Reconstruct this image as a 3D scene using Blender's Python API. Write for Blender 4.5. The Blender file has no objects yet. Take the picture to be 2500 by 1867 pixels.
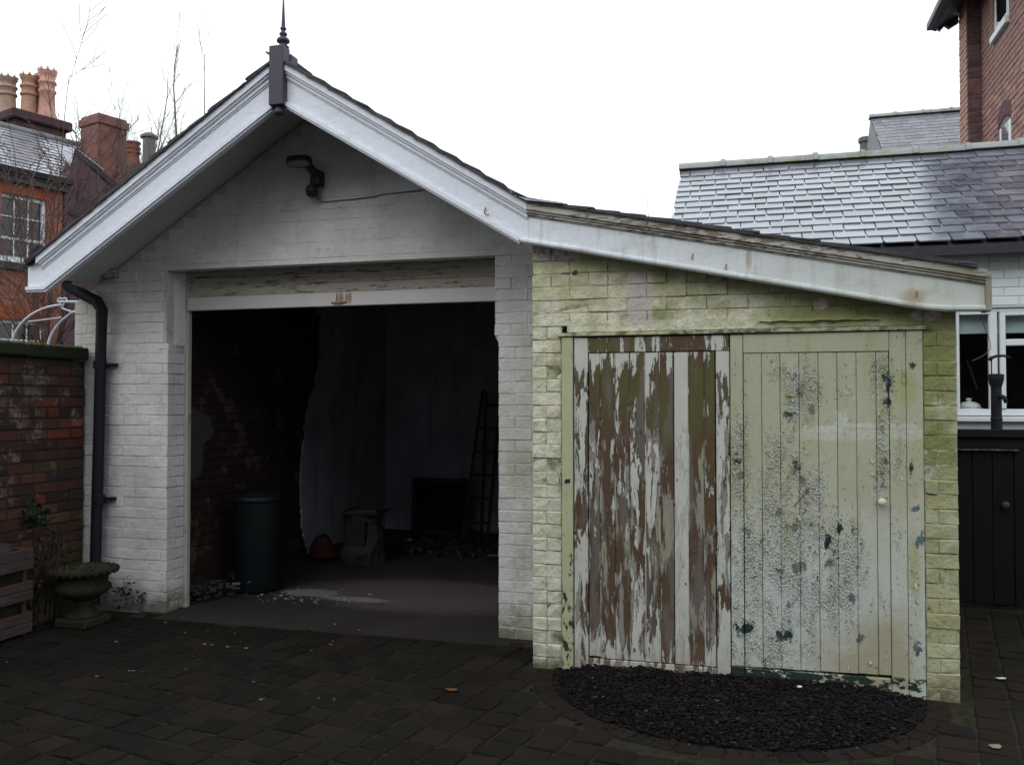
import bpy, math, random
from mathutils import Vector, Matrix, noise as mnoise
random.seed(7)
R = math.radians
sc = bpy.context.scene
COL = sc.collection

# ------------------------------------------------------------------ camera, sky, sun, exposure
cam_d = bpy.data.cameras.new('camera')
cam = bpy.data.objects.new('camera', cam_d)
COL.objects.link(cam)
cam.location = (0, 0, 1.55)
cam.rotation_euler = (R(91.3), 0, R(15.3))
cam_d.sensor_width = 36
cam_d.lens = 36 * 2122 / 2500
cam_d.clip_end = 3000
cam_d.clip_start = 0.05
sc.camera = cam

SUN_EL, SUN_AZ = R(40), R(198)            # soft light from high over the photographer's left shoulder
world = bpy.data.worlds.new('World')
sc.world = world
world.use_nodes = True
wn = world.node_tree
for n in list(wn.nodes): wn.nodes.remove(n)
w_out = wn.nodes.new('ShaderNodeOutputWorld')
w_bg = wn.nodes.new('ShaderNodeBackground')
w_sky = wn.nodes.new('ShaderNodeTexSky')
w_sky.sky_type = 'NISHITA'
w_sky.sun_disc = False
w_sky.sun_elevation = SUN_EL
w_sky.sun_rotation = SUN_AZ
w_sky.air_density = 1.0
w_sky.dust_density = 4.0
w_sky.ozone_density = 1.0
w_mix = wn.nodes.new('ShaderNodeMix')       # cloud deck: the blue of the clear sky almost wholly veiled by even grey-white cloud
w_mix.data_type = 'RGBA'
w_mix.inputs[0].default_value = 0.86
w_mix.inputs[7].default_value = (12.6, 13.4, 13.5, 1)
wn.links.new(w_sky.outputs[0], w_mix.inputs[6])
wn.links.new(w_mix.outputs[2], w_bg.inputs[0])
w_bg.inputs[1].default_value = 0.12
wn.links.new(w_bg.outputs[0], w_out.inputs[0])

sun_d = bpy.data.lights.new('sun', 'SUN')
sun_d.energy = 0.6
sun_d.angle = R(45)
sun_d.color = (1.0, 0.97, 0.93)
sun = bpy.data.objects.new('sun', sun_d)
COL.objects.link(sun)
_sd = Vector((math.sin(SUN_AZ) * math.cos(SUN_EL), math.cos(SUN_AZ) * math.cos(SUN_EL), math.sin(SUN_EL)))
sun.rotation_euler = _sd.to_track_quat('Z', 'Y').to_euler()
sun.location = (-3, -6, 12)

vs = sc.view_settings
sc.display_settings.display_device = 'sRGB'
vs.view_transform = 'Standard'
vs.look = 'None'
vs.exposure = 0.0
vs.gamma = 1.0
vs.use_curve_mapping = False
sc.cycles.max_bounces = 6
sc.cycles.use_denoising = True

# ------------------------------------------------------------------ object helpers
WORLD_ORG = {}
def tag(o, label=None, cat=None, group=None, kind=None):
    if label: o['label'] = label
    if cat: o['category'] = cat
    if group: o['group'] = group
    if kind: o['kind'] = kind
    return o
def link(o, parent, worldpos):
    COL.objects.link(o)
    if parent is not None:
        o.parent = parent
        p = WORLD_ORG[parent.name]
        o.location = Vector(worldpos) - p
    else:
        o.location = worldpos
    WORLD_ORG[o.name] = Vector(worldpos)
    return o
def thing(name, loc, label, cat, group=None):
    o = bpy.data.objects.new(name, None)
    o.empty_display_size = 0.1
    link(o, None, Vector(loc))
    return tag(o, label, cat, group)
def inst(name, mesh, parent, loc, rot=(0, 0, 0), scale=(1, 1, 1)):
    o = bpy.data.objects.new(name, mesh)
    link(o, parent, loc)
    o.rotation_euler = rot
    o.scale = scale
    return o

class MB:
    """collects geometry in world coordinates; build() makes it ONE mesh object"""
    def __init__(s): s.v = []; s.f = []
    def add(s, vs_, fs):
        b = len(s.v); s.v += [tuple(v) for v in vs_]; s.f += [tuple(i + b for i in f) for f in fs]; return s
    def box(s, x0, x1, y0, y1, z0, z1, M=None):
        v = [(x, y, z) for z in (z0, z1) for y in (y0, y1) for x in (x0, x1)]
        if M is not None: v = [M @ Vector(p) for p in v]
        return s.add(v, [(0, 2, 3, 1), (4, 5, 7, 6), (0, 1, 5, 4), (2, 6, 7, 3), (0, 4, 6, 2), (1, 3, 7, 5)])
    def cbox(s, x0, x1, y0, y1, z0, z1, c=.004, M=None, jit=0):
        """box with chamfered edges"""
        v = []; idx = {}
        for k, z in enumerate((z0, z1)):
            for j, y in enumerate((y0, y1)):
                for i, x in enumerate((x0, x1)):
                    dx = c if i == 0 else -c; dy = c if j == 0 else -c; dz = c if k == 0 else -c
                    for a, p in enumerate(((x, y + dy, z + dz), (x + dx, y, z + dz), (x + dx, y + dy, z))):
                        idx[(i, j, k, a)] = len(v)
                        v.append(Vector(p) + Vector([random.uniform(-jit, jit) for _ in range(3)]) if jit else Vector(p))
        if M is not None: v = [M @ p for p in v]
        I = idx; f = []
        for i in (0, 1):
            q = [I[(i, 0, 0, 0)], I[(i, 0, 1, 0)], I[(i, 1, 1, 0)], I[(i, 1, 0, 0)]]; f.append(q if i == 0 else q[::-1])
        for j in (0, 1):
            q = [I[(0, j, 0, 1)], I[(1, j, 0, 1)], I[(1, j, 1, 1)], I[(0, j, 1, 1)]]; f.append(q if j == 0 else q[::-1])
        for k in (0, 1):
            q = [I[(0, 0, k, 2)], I[(0, 1, k, 2)], I[(1, 1, k, 2)], I[(1, 0, k, 2)]]; f.append(q if k == 0 else q[::-1])
        for j in (0, 1):
            for k in (0, 1): f.append([I[(0, j, k, 1)], I[(1, j, k, 1)], I[(1, j, k, 2)], I[(0, j, k, 2)]])
        for i in (0, 1):
            for k in (0, 1): f.append([I[(i, 0, k, 0)], I[(i, 1, k, 0)], I[(i, 1, k, 2)], I[(i, 0, k, 2)]])
        for i in (0, 1):
            for j in (0, 1): f.append([I[(i, j, 0, 0)], I[(i, j, 1, 0)], I[(i, j, 1, 1)], I[(i, j, 0, 1)]])
        for i in (0, 1):
            for j in (0, 1):
                for k in (0, 1): f.append([I[(i, j, k, 0)], I[(i, j, k, 1)], I[(i, j, k, 2)]])
        return s.add(v, f)
    def prism(s, pts, off):
        """polygon (3-D points, planar) swept by off"""
        n = len(pts); off = Vector(off)
        v = [Vector(p) for p in pts] + [Vector(p) + off for p in pts]
        f = [tuple(range(n)), tuple(range(2 * n - 1, n - 1, -1))] + [(i, i + n, (i + 1) % n + n, (i + 1) % n) for i in range(n)]
        return s.add(v, f)
    def prism_xz(s, pts, y0, y1): return s.prism([(x, y0, z) for x, z in pts], (0, y1 - y0, 0))
    def prism_xy(s, pts, z0, z1): return s.prism([(x, y, z0) for x, y in pts], (0, 0, z1 - z0))
    def prism_yz(s, pts, x0, x1): return s.prism([(x0, y, z) for y, z in pts], (x1 - x0, 0, 0))
    def tube(s, path, rad, n=8, caps=True):
        P = [Vector(p) for p in path]
        if not hasattr(rad, '__len__'): rad = [rad] * len(P)
        b = len(s.v); up = None
        for i, p in enumerate(P):
            d = (P[min(i + 1, len(P) - 1)] - P[max(i - 1, 0)]).normalized()
            if up is None:
                up = Vector((0, 0, 1)) if abs(d.z) < .9 else Vector((1, 0, 0))
            a = d.cross(up).normalized(); c = a.cross(d).normalized(); up = c
            for k in range(n):
                t = 2 * math.pi * k / n
                s.v.append(tuple(p + a * (math.cos(t) * rad[i]) + c * (math.sin(t) * rad[i])))
        for i in range(len(P) - 1):
            for k in range(n):
                q = b + i * n; k2 = (k + 1) % n
                s.f.append((q + k, q + k2, q + n + k2, q + n + k))
        if caps:
            s.f.append(tuple(b + k for k in range(n))[::-1]); s.f.append(tuple(b + (len(P) - 1) * n + k for k in range(n)))
        return s
    def lathe(s, prof, cx, cy, n=24, M=None, wob=0):
        """prof: (radius, z) from bottom to top"""
        b = len(s.v)
        for r, z in prof:
            for k in range(n):
                t = 2 * math.pi * k / n
                w = 1 + (random.uniform(-wob, wob) if wob else 0)
                p = Vector((cx + math.cos(t) * r * w, cy + math.sin(t) * r * w, z))
                if M is not None: p = M @ p
                s.v.append(tuple(p))
        for i in range(len(prof) - 1):
            for k in range(n):
                q = b + i * n; k2 = (k + 1) % n
                s.f.append((q + k, q + k2, q + n + k2, q + n + k))
        s.f.append(tuple(b + k for k in range(n))[::-1]); s.f.append(tuple(b + (len(prof) - 1) * n + k for k in range(n)))
        return s
    def mesh(s, name, mat, org=(0, 0, 0), smooth=False):
        m = bpy.data.meshes.new(name)
        o = Vector(org)
        m.from_pydata([tuple(Vector(v) - o) for v in s.v], [], s.f)
        m.materials.append(mat)
        if smooth:
            m.polygons.foreach_set('use_smooth', [True] * len(m.polygons))
        m.update()
        return m
    def build(s, name, mat, parent=None, org=None, smooth=False, kind=None):
        if org is None:
            xs, ys, zs = zip(*s.v)
            org = ((min(xs) + max(xs)) / 2, (min(ys) + max(ys)) / 2, min(zs))
        o = bpy.data.objects.new(name, s.mesh(name, mat, org, smooth))
        link(o, parent, Vector(org))
        if kind: o['kind'] = kind
        return o
def smooth_angle(o, deg=40):
    m = o.data
    m.polygons.foreach_set('use_smooth', [True] * len(m.polygons))
    try: m.set_sharp_from_angle(angle=R(deg))
    except Exception: pass
    return o

# ------------------------------------------------------------------ material helper
class G:
    def __init__(s, name):
        s.m = bpy.data.materials.new(name); s.m.use_nodes = True
        s.nt = s.m.node_tree; s.b = s.nt.nodes['Principled BSDF']
        s.pos = s.new('ShaderNodeNewGeometry').outputs['Position']
        s._sep = None
    def new(s, t): return s.nt.nodes.new(t)
    def set(s, sock, v):
        if isinstance(v, bpy.types.NodeSocket): s.nt.links.new(v, sock)
        elif isinstance(v, (tuple, list)) and len(v) == 3 and sock.type == 'RGBA': sock.default_value = (*v, 1)
        else: sock.default_value = v
    def xyz(s):
        if not s._sep:
            n = s.new('ShaderNodeSeparateXYZ'); s.set(n.inputs[0], s.pos); s._sep = n.outputs
        return s._sep
    def vec(s, st=(1, 1, 1), off=None):
        n = s.new('ShaderNodeVectorMath'); n.operation = 'MULTIPLY'; s.set(n.inputs[0], s.pos); n.inputs[1].default_value = st
        out = n.outputs[0]
        if off is not None:
            k = s.new('ShaderNodeVectorMath'); k.operation = 'ADD'; s.set(k.inputs[0], out)
            if isinstance(off, bpy.types.NodeSocket):
                c = s.new('ShaderNodeCombineXYZ'); 
                for i in range(3): s.set(c.inputs[i], s.m_('MULTIPLY', off, 37.0 + 11 * i))
                s.set(k.inputs[1], c.outputs[0])
            else: k.inputs[1].default_value = off
            out = k.outputs[0]
        return out
    def noise(s, scale, detail=4, rough=.6, st=(1, 1, 1), off=None, dist=0):
        n = s.new('ShaderNodeTexNoise'); s.set(n.inputs['Vector'], s.vec(st, off))
        n.inputs['Scale'].default_value = scale; n.inputs['Detail'].default_value = detail; n.inputs['Roughness'].default_value = rough
        n.inputs['Distortion'].default_value = dist
        return n.outputs[0]
    def vor(s, scale, feat='F1', st=(1, 1, 1), out='Distance', rnd=1, off=None):
        n = s.new('ShaderNodeTexVoronoi'); n.feature = feat; s.set(n.inputs['Vector'], s.vec(st, off)); n.inputs['Scale'].default_value = scale
        n.inputs['Randomness'].default_value = rnd
        return n.outputs[out]
    def wvor(s, scale, st=(1, 1, 1), warp=.03, ws=9, feat='F1'):
        nn = s.new('ShaderNodeTexNoise'); s.set(nn.inputs['Vector'], s.pos); nn.inputs['Scale'].default_value = ws; nn.inputs['Detail'].default_value = 4; nn.inputs['Roughness'].default_value = .65
        k = s.new('ShaderNodeVectorMath'); k.operation = 'SCALE'; s.set(k.inputs[0], nn.outputs['Color']); k.inputs['Scale'].default_value = warp
        a = s.new('ShaderNodeVectorMath'); a.operation = 'ADD'; s.set(a.inputs[0], s.pos); s.set(a.inputs[1], k.outputs[0])
        b = s.new('ShaderNodeVectorMath'); b.operation = 'MULTIPLY'; s.set(b.inputs[0], a.outputs[0]); b.inputs[1].default_value = st
        v = s.new('ShaderNodeTexVoronoi'); v.feature = feat; s.set(v.inputs['Vector'], b.outputs[0]); v.inputs['Scale'].default_value = scale
        if feat == 'F1':
            c = s.new('ShaderNodeSeparateColor'); s.set(c.inputs[0], v.outputs['Color']); return c.outputs[0], v.outputs['Distance']
        return v.outputs['Distance']
    def m_(s, op, a, b=0.0, c=0.0, clamp=False):
        n = s.new('ShaderNodeMath'); n.operation = op; n.use_clamp = clamp
        s.set(n.inputs[0], a); s.set(n.inputs[1], b); s.set(n.inputs[2], c); return n.outputs[0]
    def add(s, a, b): return s.m_('ADD', a, b)
    def mul(s, a, b): return s.m_('MULTIPLY', a, b)
    def step(s, x, lo, hi, a=0.0, b=1.0):
        n = s.new('ShaderNodeMapRange'); s.set(n.inputs[0], x); s.set(n.inputs[1], lo); s.set(n.inputs[2], hi)
        n.inputs[3].default_value = a; n.inputs[4].default_value = b; return n.outputs[0]
    def mix(s, f, a, b, blend='MIX'):
        n = s.new('ShaderNodeMix'); n.data_type = 'RGBA'; n.blend_type = blend
        s.set(n.inputs[0], f)
        s.set(n.inputs[6], a); s.set(n.inputs[7], b); return n.outputs[2]
    def ramp(s, f, stops, interp='LINEAR'):
        n = s.new('ShaderNodeValToRGB'); s.set(n.inputs[0], f); r = n.color_ramp; r.interpolation = interp
        while len(r.elements) < len(stops): r.elements.new(.5)
        for e, (p, c) in zip(r.elements, stops): e.position = p; e.color = (*c, 1)
        return n.outputs[0]
    def rnd(s): return s.new('ShaderNodeObjectInfo').outputs['Random']
    def island(s): return s.new('ShaderNodeNewGeometry').outputs['Random Per Island']
    def blob(s, cx, cz, rx, rz, ax='X', az='Z'):
        X = s.xyz()[ax]; Z = s.xyz()[az]
        a = s.m_('DIVIDE', s.add(X, -cx), rx); b = s.m_('DIVIDE', s.add(Z, -cz), rz)
        d = s.m_('SQRT', s.add(s.mul(a, a), s.mul(b, b)))
        return s.m_('MAXIMUM', s.m_('SUBTRACT', 1.0, d), 0.0)
    def boxm(s, cx, cz, rx, rz, n):
        X = s.xyz()['X']; Z = s.xyz()['Z']
        a = s.m_('DIVIDE', s.m_('ABSOLUTE', s.add(X, -cx)), rx); b = s.m_('DIVIDE', s.m_('ABSOLUTE', s.add(Z, -cz)), rz)
        return s.step(s.add(s.m_('MAXIMUM', a, b), n), 1.15, .85)
    def done(s, col, rough=.8, spec=.3, h=None, dist=.003, metal=0, strength=1.0):
        s.set(s.b.inputs['Base Color'], col); s.set(s.b.inputs['Roughness'], rough)
        s.set(s.b.inputs['Specular IOR Level'], spec); s.b.inputs['Metallic'].default_value = metal
        if h is not None:
            n = s.new('ShaderNodeBump'); s.set(n.inputs['Height'], h); n.inputs['Distance'].default_value = dist; n.inputs['Strength'].default_value = strength
            s.set(s.b.inputs['Normal'], n.outputs[0])
        return s.m

M = {}
def mats():
    # --- whitewashed brick of the garage
    g = G('garage_whitewash')
    n1 = g.noise(2.2, 5, .6); n2 = g.noise(24, 5, .65); n3 = g.noise(7, 4, .7)
    c = g.mix(g.step(n1, .35, .7), (.75, .735, .755), (.56, .545, .565))
    nf = g.noise(110, 4, .8); c = g.mix(g.mul(g.step(nf, .45, .62), .28), c, (.37, .36, .37))
    c = g.mix(g.mul(g.step(n2, .5, .75), .35), c, (.36, .34, .35))
    Z = g.xyz()['Z']
    low = g.mul(g.step(g.add(Z, g.mul(n3, -.55)), -.02, -.26), 1.0)
    c = g.mix(g.mul(low, .85), c, g.mix(n2, (.12, .115, .05), (.05, .048, .03)))
    dr_ = g.mul(g.step(g.noise(1, 5, .6, (14, 14, .9), off=(2, 2, 2)), .54, .70), g.step(n1, .40, .62)); c = g.mix(g.mul(dr_, .35), c, (.30, .29, .25))
    # right pier gets the algae of the shed beside it
    al = g.mul(g.step(g.xyz()['X'], -1.62, -1.42), g.mul(g.step(Z, 2.3, 1.7), g.step(g.add(n1, g.mul(n3, .5)), .55, .95)))
    c = g.mix(g.mul(al, .75), c, (.36, .37, .25))
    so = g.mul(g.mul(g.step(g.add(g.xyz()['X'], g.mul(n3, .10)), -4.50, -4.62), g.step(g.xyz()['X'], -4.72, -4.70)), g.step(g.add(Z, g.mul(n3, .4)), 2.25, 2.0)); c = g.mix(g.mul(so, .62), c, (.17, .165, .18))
    so2 = g.mul(g.step(g.xyz()['X'], -4.55, -4.72), g.step(g.add(Z, g.mul(n3, .3)), 1.9, 2.2)); c = g.mix(g.mul(so2, .45), c, (.36, .35, .26))
    # dirt spots, pits, rust pink where old brick shows
    sp = g.step(g.vor(26, 'F1', (1, 1, 1.6)), .085, .055)
    sp = g.mul(sp, g.step(g.noise(3.1, 3), .53, .6))
    c = g.mix(g.mul(sp, .8), c, (.09, .08, .08))
    pk = g.mul(g.step(g.noise(6.5, 5, .7, off=(4, 2, 1)), .63, .68), .35)
    c = g.mix(pk, c, (.42, .27, .24))
    h = g.add(g.mul(n2, .7), g.add(g.mul(g.noise(90, 3), .25), g.mul(n3, 1.2)))
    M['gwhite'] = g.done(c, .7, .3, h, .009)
    # --- joints of the same
    g = G('painted_mortar')
    n2 = g.noise(20, 4, .7); n1 = g.noise(3, 3)
    c = g.mix(g.step(n2, .30, .50), (.17, .16, .165), (.56, .545, .56))
    c = g.mix(g.step(n1, .42, .6), c, (.5, .48, .5))
    M['gmortar'] = g.done(c, .85, .2, n2, .004)
    # --- shed brick: cream paint under green algae
    g = G('algae_cream_paint')
    n1 = g.noise(1.7, 5, .62); n2 = g.noise(22, 6, .7); n3 = g.noise(6, 5, .65); nf = g.noise(120, 4, .8); X, Y_, Z = (g.xyz()[k] for k in 'XYZ')
    c = g.mix(g.step(g.add(n1, g.mul(g.add(n3, -.5), .6)), .36, .62), (.74, .715, .60), (.54, .53, .355))
    c = g.mix(g.mul(g.step(n3, .47, .70), .6), c, (.36, .365, .19))
    c = g.mix(g.mul(g.step(n2, .50, .68), .5), c, (.22, .225, .13))
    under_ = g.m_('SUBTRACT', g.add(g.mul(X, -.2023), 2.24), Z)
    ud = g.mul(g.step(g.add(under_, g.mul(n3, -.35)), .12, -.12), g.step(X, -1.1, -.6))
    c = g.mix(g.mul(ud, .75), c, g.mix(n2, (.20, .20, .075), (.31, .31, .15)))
    wet = g.step(g.add(g.add(X, g.mul(n1, 1.3)), g.mul(n3, .9)), 1.42, 1.85)
    c = g.mix(g.mul(wet, g.step(Z, .2, 1.3, .45, .85)), c, g.mix(g.step(n2, .35, .6), (.19, .20, .055), (.30, .31, .14)))
    mo = g.add(g.blob(.35, 2.02, .42, .16), g.add(g.blob(.93, 1.75, .22, .3), g.add(g.blob(.95, 1.33, .17, .2), g.blob(-.55, 2.05, .25, .07))))
    mo = g.step(g.mul(mo, g.add(n2, .25)), .1, .5)
    c = g.mix(g.mul(mo, .75), c, (.16, .18, .045))
    c = g.mix(g.mul(g.step(nf, .44, .62), .35), c, (.20, .20, .12))
    dk_ = g.mul(g.step(g.noise(1, 6, .7, (26, 1, 9), off=(6, 0, 2)), .60, .68), .5); c = g.mix(dk_, c, (.12, .115, .07))
    clean = g.step(g.add(g.mul(g.blob(-.15, 1.2, 2.2, 2.2), 0), g.noise(2.6, 4, .6, off=(9, 1, 3))), .58, .7)
    c = g.mix(g.mul(clean, .5), c, (.58, .58, .50))
    leftp = g.mul(g.step(X, -1.0, -1.12), g.step(Z, 1.5, .7))
    c = g.mix(g.mul(leftp, .45), c, (.58, .585, .52))
    # pinkish repainted tongue and bare flaked patches
    tong = g.mul(g.mul(g.step(g.add(X, g.mul(n3, .03)), -.665, -.655), g.step(g.add(X, g.mul(n3, .03)), -.515, -.525)), g.mul(g.step(g.add(Z, g.mul(n3, .1)), 2.02, 2.035), g.step(Z, 2.30, 2.285)))
    c = g.mix(g.mul(tong, .75), c, (.50, .45, .45))
    fl = g.add(g.blob(-1.17, 2.46, .10, .10), g.add(g.blob(-1.05, 2.40, .09, .07), g.add(g.blob(.375, 2.085, .06, .05), g.blob(.9, 2.01, .12, .05))))
    fl = g.step(g.add(fl, g.mul(n2, .9)), .78, .82)
    c = g.mix(fl, c, g.mix(g.step(n2, .45, .6), (.55, .50, .50), (.30, .20, .19)))
    low = g.step(g.add(Z, g.mul(n3, -.4)), -.02, -.2)
    c = g.mix(g.mul(low, .9), c, (.10, .095, .05))
    h = g.add(g.mul(n2, .8), g.add(g.mul(g.noise(80, 3), .35), g.mul(g.noise(11, 3, .5), 1.6)))
    M['shed'] = g.done(c, .62, .3, h, .008)
    g = G('algae_mortar')
    n2 = g.noise(18, 4, .7); n1 = g.noise(2.5, 3)
    c = g.mix(g.step(n2, .36, .58), (.13, .13, .08), (.42, .42, .29))
    M['smortar'] = g.done(c, .85, .2, n2, .004)
    # --- barge boards
    def barge(name, dirty):
        g = G(name); n1 = g.noise(2.0, 5, .6); n2 = g.noise(30, 5, .7); n3 = g.noise(5, 5, .7, (1, 1, 2))
        c = g.mix(n1, (.80, .83, .93), (.70, .735, .83))
        c = g.mix(g.mul(g.step(n2, .48, .70), .35), c, (.48, .48, .5))
        gr_ = g.step(g.noise(1, 6, .7, (3, 1, 22), off=(1, 1, 1)), .52, .68); c = g.mix(g.mul(gr_, .22), c, (.38, .38, .40))
        if dirty:
            c = g.mix(g.mul(g.step(g.noise(1, 5, .6, (20, 1, 1.6)), .52, .66), .45), c, (.30, .32, .25))
            f = g.step(g.xyz()['X'], -1.3, .9)
            c = g.mix(g.mul(f, .75), c, (.47, .50, .44))
            c = g.mix(g.mul(g.step(n3, .52, .72), .5), c, (.33, .34, .27))
            sp = g.mul(g.step(g.vor(11), .09, .05), g.step(n1, .5, .58))
            c = g.mix(g.mul(sp, .7), c, (.2, .14, .09))
            rust = g.step(g.add(g.blob(-.0, 2.34, .03, .12), g.add(g.blob(.82, 2.09, .12, .09), g.mul(n2, .3))), .45, .85)
            c = g.mix(g.mul(rust, .55), c, (.30, .2, .1))
        else:
            sp = g.mul(g.step(g.vor(9), .05, .03), g.step(n1, .5, .55))
            c = g.mix(g.mul(sp, .6), c, (.3, .25, .22))
        return g.done(c, .45, .4, g.add(g.mul(n2, .3), n3), .002)
    M['barge'] = barge('white_gloss_barge', False)
    M['barge_d'] = barge('weathered_barge', True)
    g = G('peeling_moulding')
    n1 = g.noise(3, 5, .7, (1.6, 1, 9)); n2 = g.noise(25, 5, .7, (.6, 1, 3)); X = g.xyz()['X']
    pe = g.step(g.add(g.add(n2, g.mul(n1, .6)), g.mul(g.blob(-.3, 2.5, 1.6, 1.6), .12)), .93, .96)
    c = g.mix(pe, g.mix(g.noise(7, 4), (.55, .53, .50), (.36, .35, .30)), g.mix(g.noise(40, 3), (.17, .11, .08), (.33, .27, .24)))
    c = g.mix(g.mul(g.step(g.add(X, g.noise(8, 3)), 1.2, 1.7), .7), c, (.16, .14, .07))
    M['mould_d'] = g.done(c, .7, .3, g.mul(pe, -1), .003)
    # --- old timber planks over the garage opening
    g = G('weathered_cream_boards')
    n1 = g.noise(3, 6, .7, (1, 1, 5)); n2 = g.noise(16, 6, .75, (.5, 1, 3))
    c = g.mix(n1, (.44, .40, .34), (.34, .31, .27))
    c = g.mix(g.step(g.add(n2, g.mul(n1, .5)), .80, .86), c, g.mix(g.noise(9, 2), (.10, .12, .13), (.16, .10, .07)))
    M['hboard'] = g.done(c, .75, .25, n2, .004)
    g = G('off_white_rail'); n1 = g.noise(5, 5, .6); n2 = g.noise(40, 4, .7)
    r_ = g.step(g.add(g.add(g.blob(-2.84, 2.30, .04, .07), g.blob(-2.77, 2.30, .03, .07)), g.mul(n2, .4)), .45, .8)
    c = g.mix(n1, (.60, .57, .58), (.50, .48, .49)); c = g.mix(g.mul(r_, .8), c, (.25, .12, .05))
    M['rail'] = g.done(c, .5, .4, n2, .001)
    g = G('cream_frame_strip'); n1 = g.noise(8, 5, .6, (1, 1, .4))
    M['strip'] = g.done(g.mix(g.step(n1, .55, .7), (.42, .41, .37), (.2, .18, .15)), .6, .3, n1, .002)

    # --- left shed door: bare wood, old mauve primer, ragged cream-white paint
    def peel(name, cover, wood_hi=True, beige=False):
        g = G(name); X, Z = g.xyz()['X'], g.xyz()['Z']; r = g.rnd()
        a = g.noise(1.0, 10, .68, (12, 1, 1.9), off=r, dist=.25)
        b = g.noise(1.0, 7, .72, (38, 1, 7), off=(3, 3, 3)); lo = g.noise(1.7, 3, .5, (1.6, 1, 1), off=(8, 5, 2))
        fine = g.noise(60, 5, .7, (1.5, 1, .5)); grain = g.noise(1.0, 7, .75, (190, 1, 5))
        hue = g.noise(1.0, 3, .5, (9, 1, 1.8), off=r)
        wood = g.mix(grain, (.045, .026, .016), (.135, .082, .048))
        hi = g.mul(g.step(g.add(Z, g.mul(lo, .7)), 1.55, 1.85), g.step(g.noise(2.5, 3, off=(1, 1, 7)), .38, .5))
        wood = g.mix(g.m_('MAXIMUM', g.mul(hi, .85), g.mul(g.step(hue, .52, .6), .6)), wood, g.mix(grain, (.05, .05, .018), (.13, .125, .045)))
        mid = g.mix(g.mul(g.step(g.add(hue, g.mul(b, .3)), .66, .74), .7), wood, g.mix(grain, (.08, .065, .065), (.21, .175, .175)))
        prim = g.mix(g.noise(1.0, 6, .75, (45, 1, 12)), (.37, .335, .315), (.12, .10, .088))
        prim = g.mix(g.step(g.noise(1, 3, .5, (6, 1, 2), off=(4, 4, 0)), .48, .56), prim, g.mix(grain, (.22, .22, .15), (.32, .315, .24)))
        a = g.add(a, g.mul(g.step(g.add(Z, g.mul(lo, .2)), 1.50, 1.62), -.13))
        p1 = g.step(g.add(g.add(a, g.mul(b, .26)), g.mul(lo, .25)), .775, .80)
        c = g.mix(p1, mid, prim)
        paint = g.mix(g.noise(6, 5, .6, (1, 1, .6)), (.60, .61, .60), (.42, .42, .36))
        paint = g.mix(g.mul(g.step(fine, .52, .75), .4), paint, (.30, .29, .24))
        bias = g.add(g.mul(g.step(Z, .30, .05), .17), g.mul(g.step(Z, 1.70, 1.83), .14))
        s2 = g.add(g.add(g.noise(1.0, 10, .72, (21, 1, 3.2), off=g.add(r, .37), dist=.35), g.mul(b, .22)), g.add(g.add(bias, g.mul(g.add(g.blob(-.48, 1.15, .3, .28), g.blob(-.60, .6, .14, .4)), .07)), g.add(cover + .040, g.mul(g.add(r, -.5), .13))))
        p2 = g.step(s2, .735, .745)
        c = g.mix(p2, c, paint)
        rim = g.mul(g.step(s2, .715, .735), g.m_('SUBTRACT', 1.0, p2))
        c = g.mix(g.mul(rim, .5), c, (.03, .025, .02))
        st = g.mul(g.step(g.add(Z, g.mul(lo, .35)), .42, .12), g.step(g.noise(5, 4, off=(0, 3, 0)), .4, .6))
        c = g.mix(g.mul(st, .65), c, (.26, .18, .12))
        h = g.add(g.mul(p2, 1.0), g.add(g.mul(p1, .4), g.mul(grain, .35)))
        return g.done(c, g.mix(p2, (.8, .8, .8), (.5, .5, .5)), .3, h, .006)
    M['peel'] = peel('flaked_door_wood', .0)
    M['peel_rail'] = peel('flaked_rail', -.05)
    M['peel_more'] = peel('flaked_stile_mostly_painted', .04)
    M['peel_bead'] = peel('white_edged_bead', .11)
    M['peel_full'] = peel('worn_cream_board', .34)

    # --- right shed door: cream paint with algae, crazed into chips over teal and grey undercoats
    g = G('crazed_cream_door'); X, Z = g.xyz()['X'], g.xyz()['Z']
    lo = g.noise(1.5, 4, .6); n3 = g.noise(7, 5, .65); n2 = g.noise(38, 6, .7)
    paint = g.mix(g.step(g.add(lo, g.mul(n3, .3)), .5, .8), (.55, .55, .46), (.43, .43, .315))
    hz = g.step(g.add(Z, g.mul(lo, .5)), .85, 1.5)
    paint = g.mix(g.mul(hz, .7), paint, (.40, .405, .29))
    paint = g.mix(g.mul(g.step(g.add(Z, g.mul(lo, .7)), 1.45, .85), .75), paint, (.53, .575, .575))
    br = g.mul(g.step(g.add(g.add(g.blob(.5, .12, .40, .33), g.blob(.72, .25, .25, .4)), g.mul(n3, 1.0)), .75, 1.5), 1.0)
    paint = g.mix(g.mul(br, .7), paint, (.33, .28, .15))
    gr = g.add(g.blob(.80, 1.62, .10, .16), g.blob(.83, .7, .06, .3))
    paint = g.mix(g.mul(g.step(g.add(gr, g.mul(n2, .4)), .45, .9), .6), paint, (.33, .35, .12))
    sw = g.mul(g.step(g.add(Z, g.mul(n3, .09)), 1.385, 1.40), g.step(g.add(Z, g.mul(n3, .09)), 1.455, 1.445))
    sw = g.mul(sw, g.mul(g.step(g.add(X, g.mul(n3, .2)), .33, .42), g.step(n2, .35, .5)))
    rg_ = g.mul(g.add(g.noise(26, 6, .75), -.5), 2.6)
    sw = g.m_('MAXIMUM', g.mul(sw, .7), g.m_('MAXIMUM', g.boxm(.475, 1.455, .028, .045, rg_), g.boxm(.40, 1.405, .10, .016, rg_)))
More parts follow.
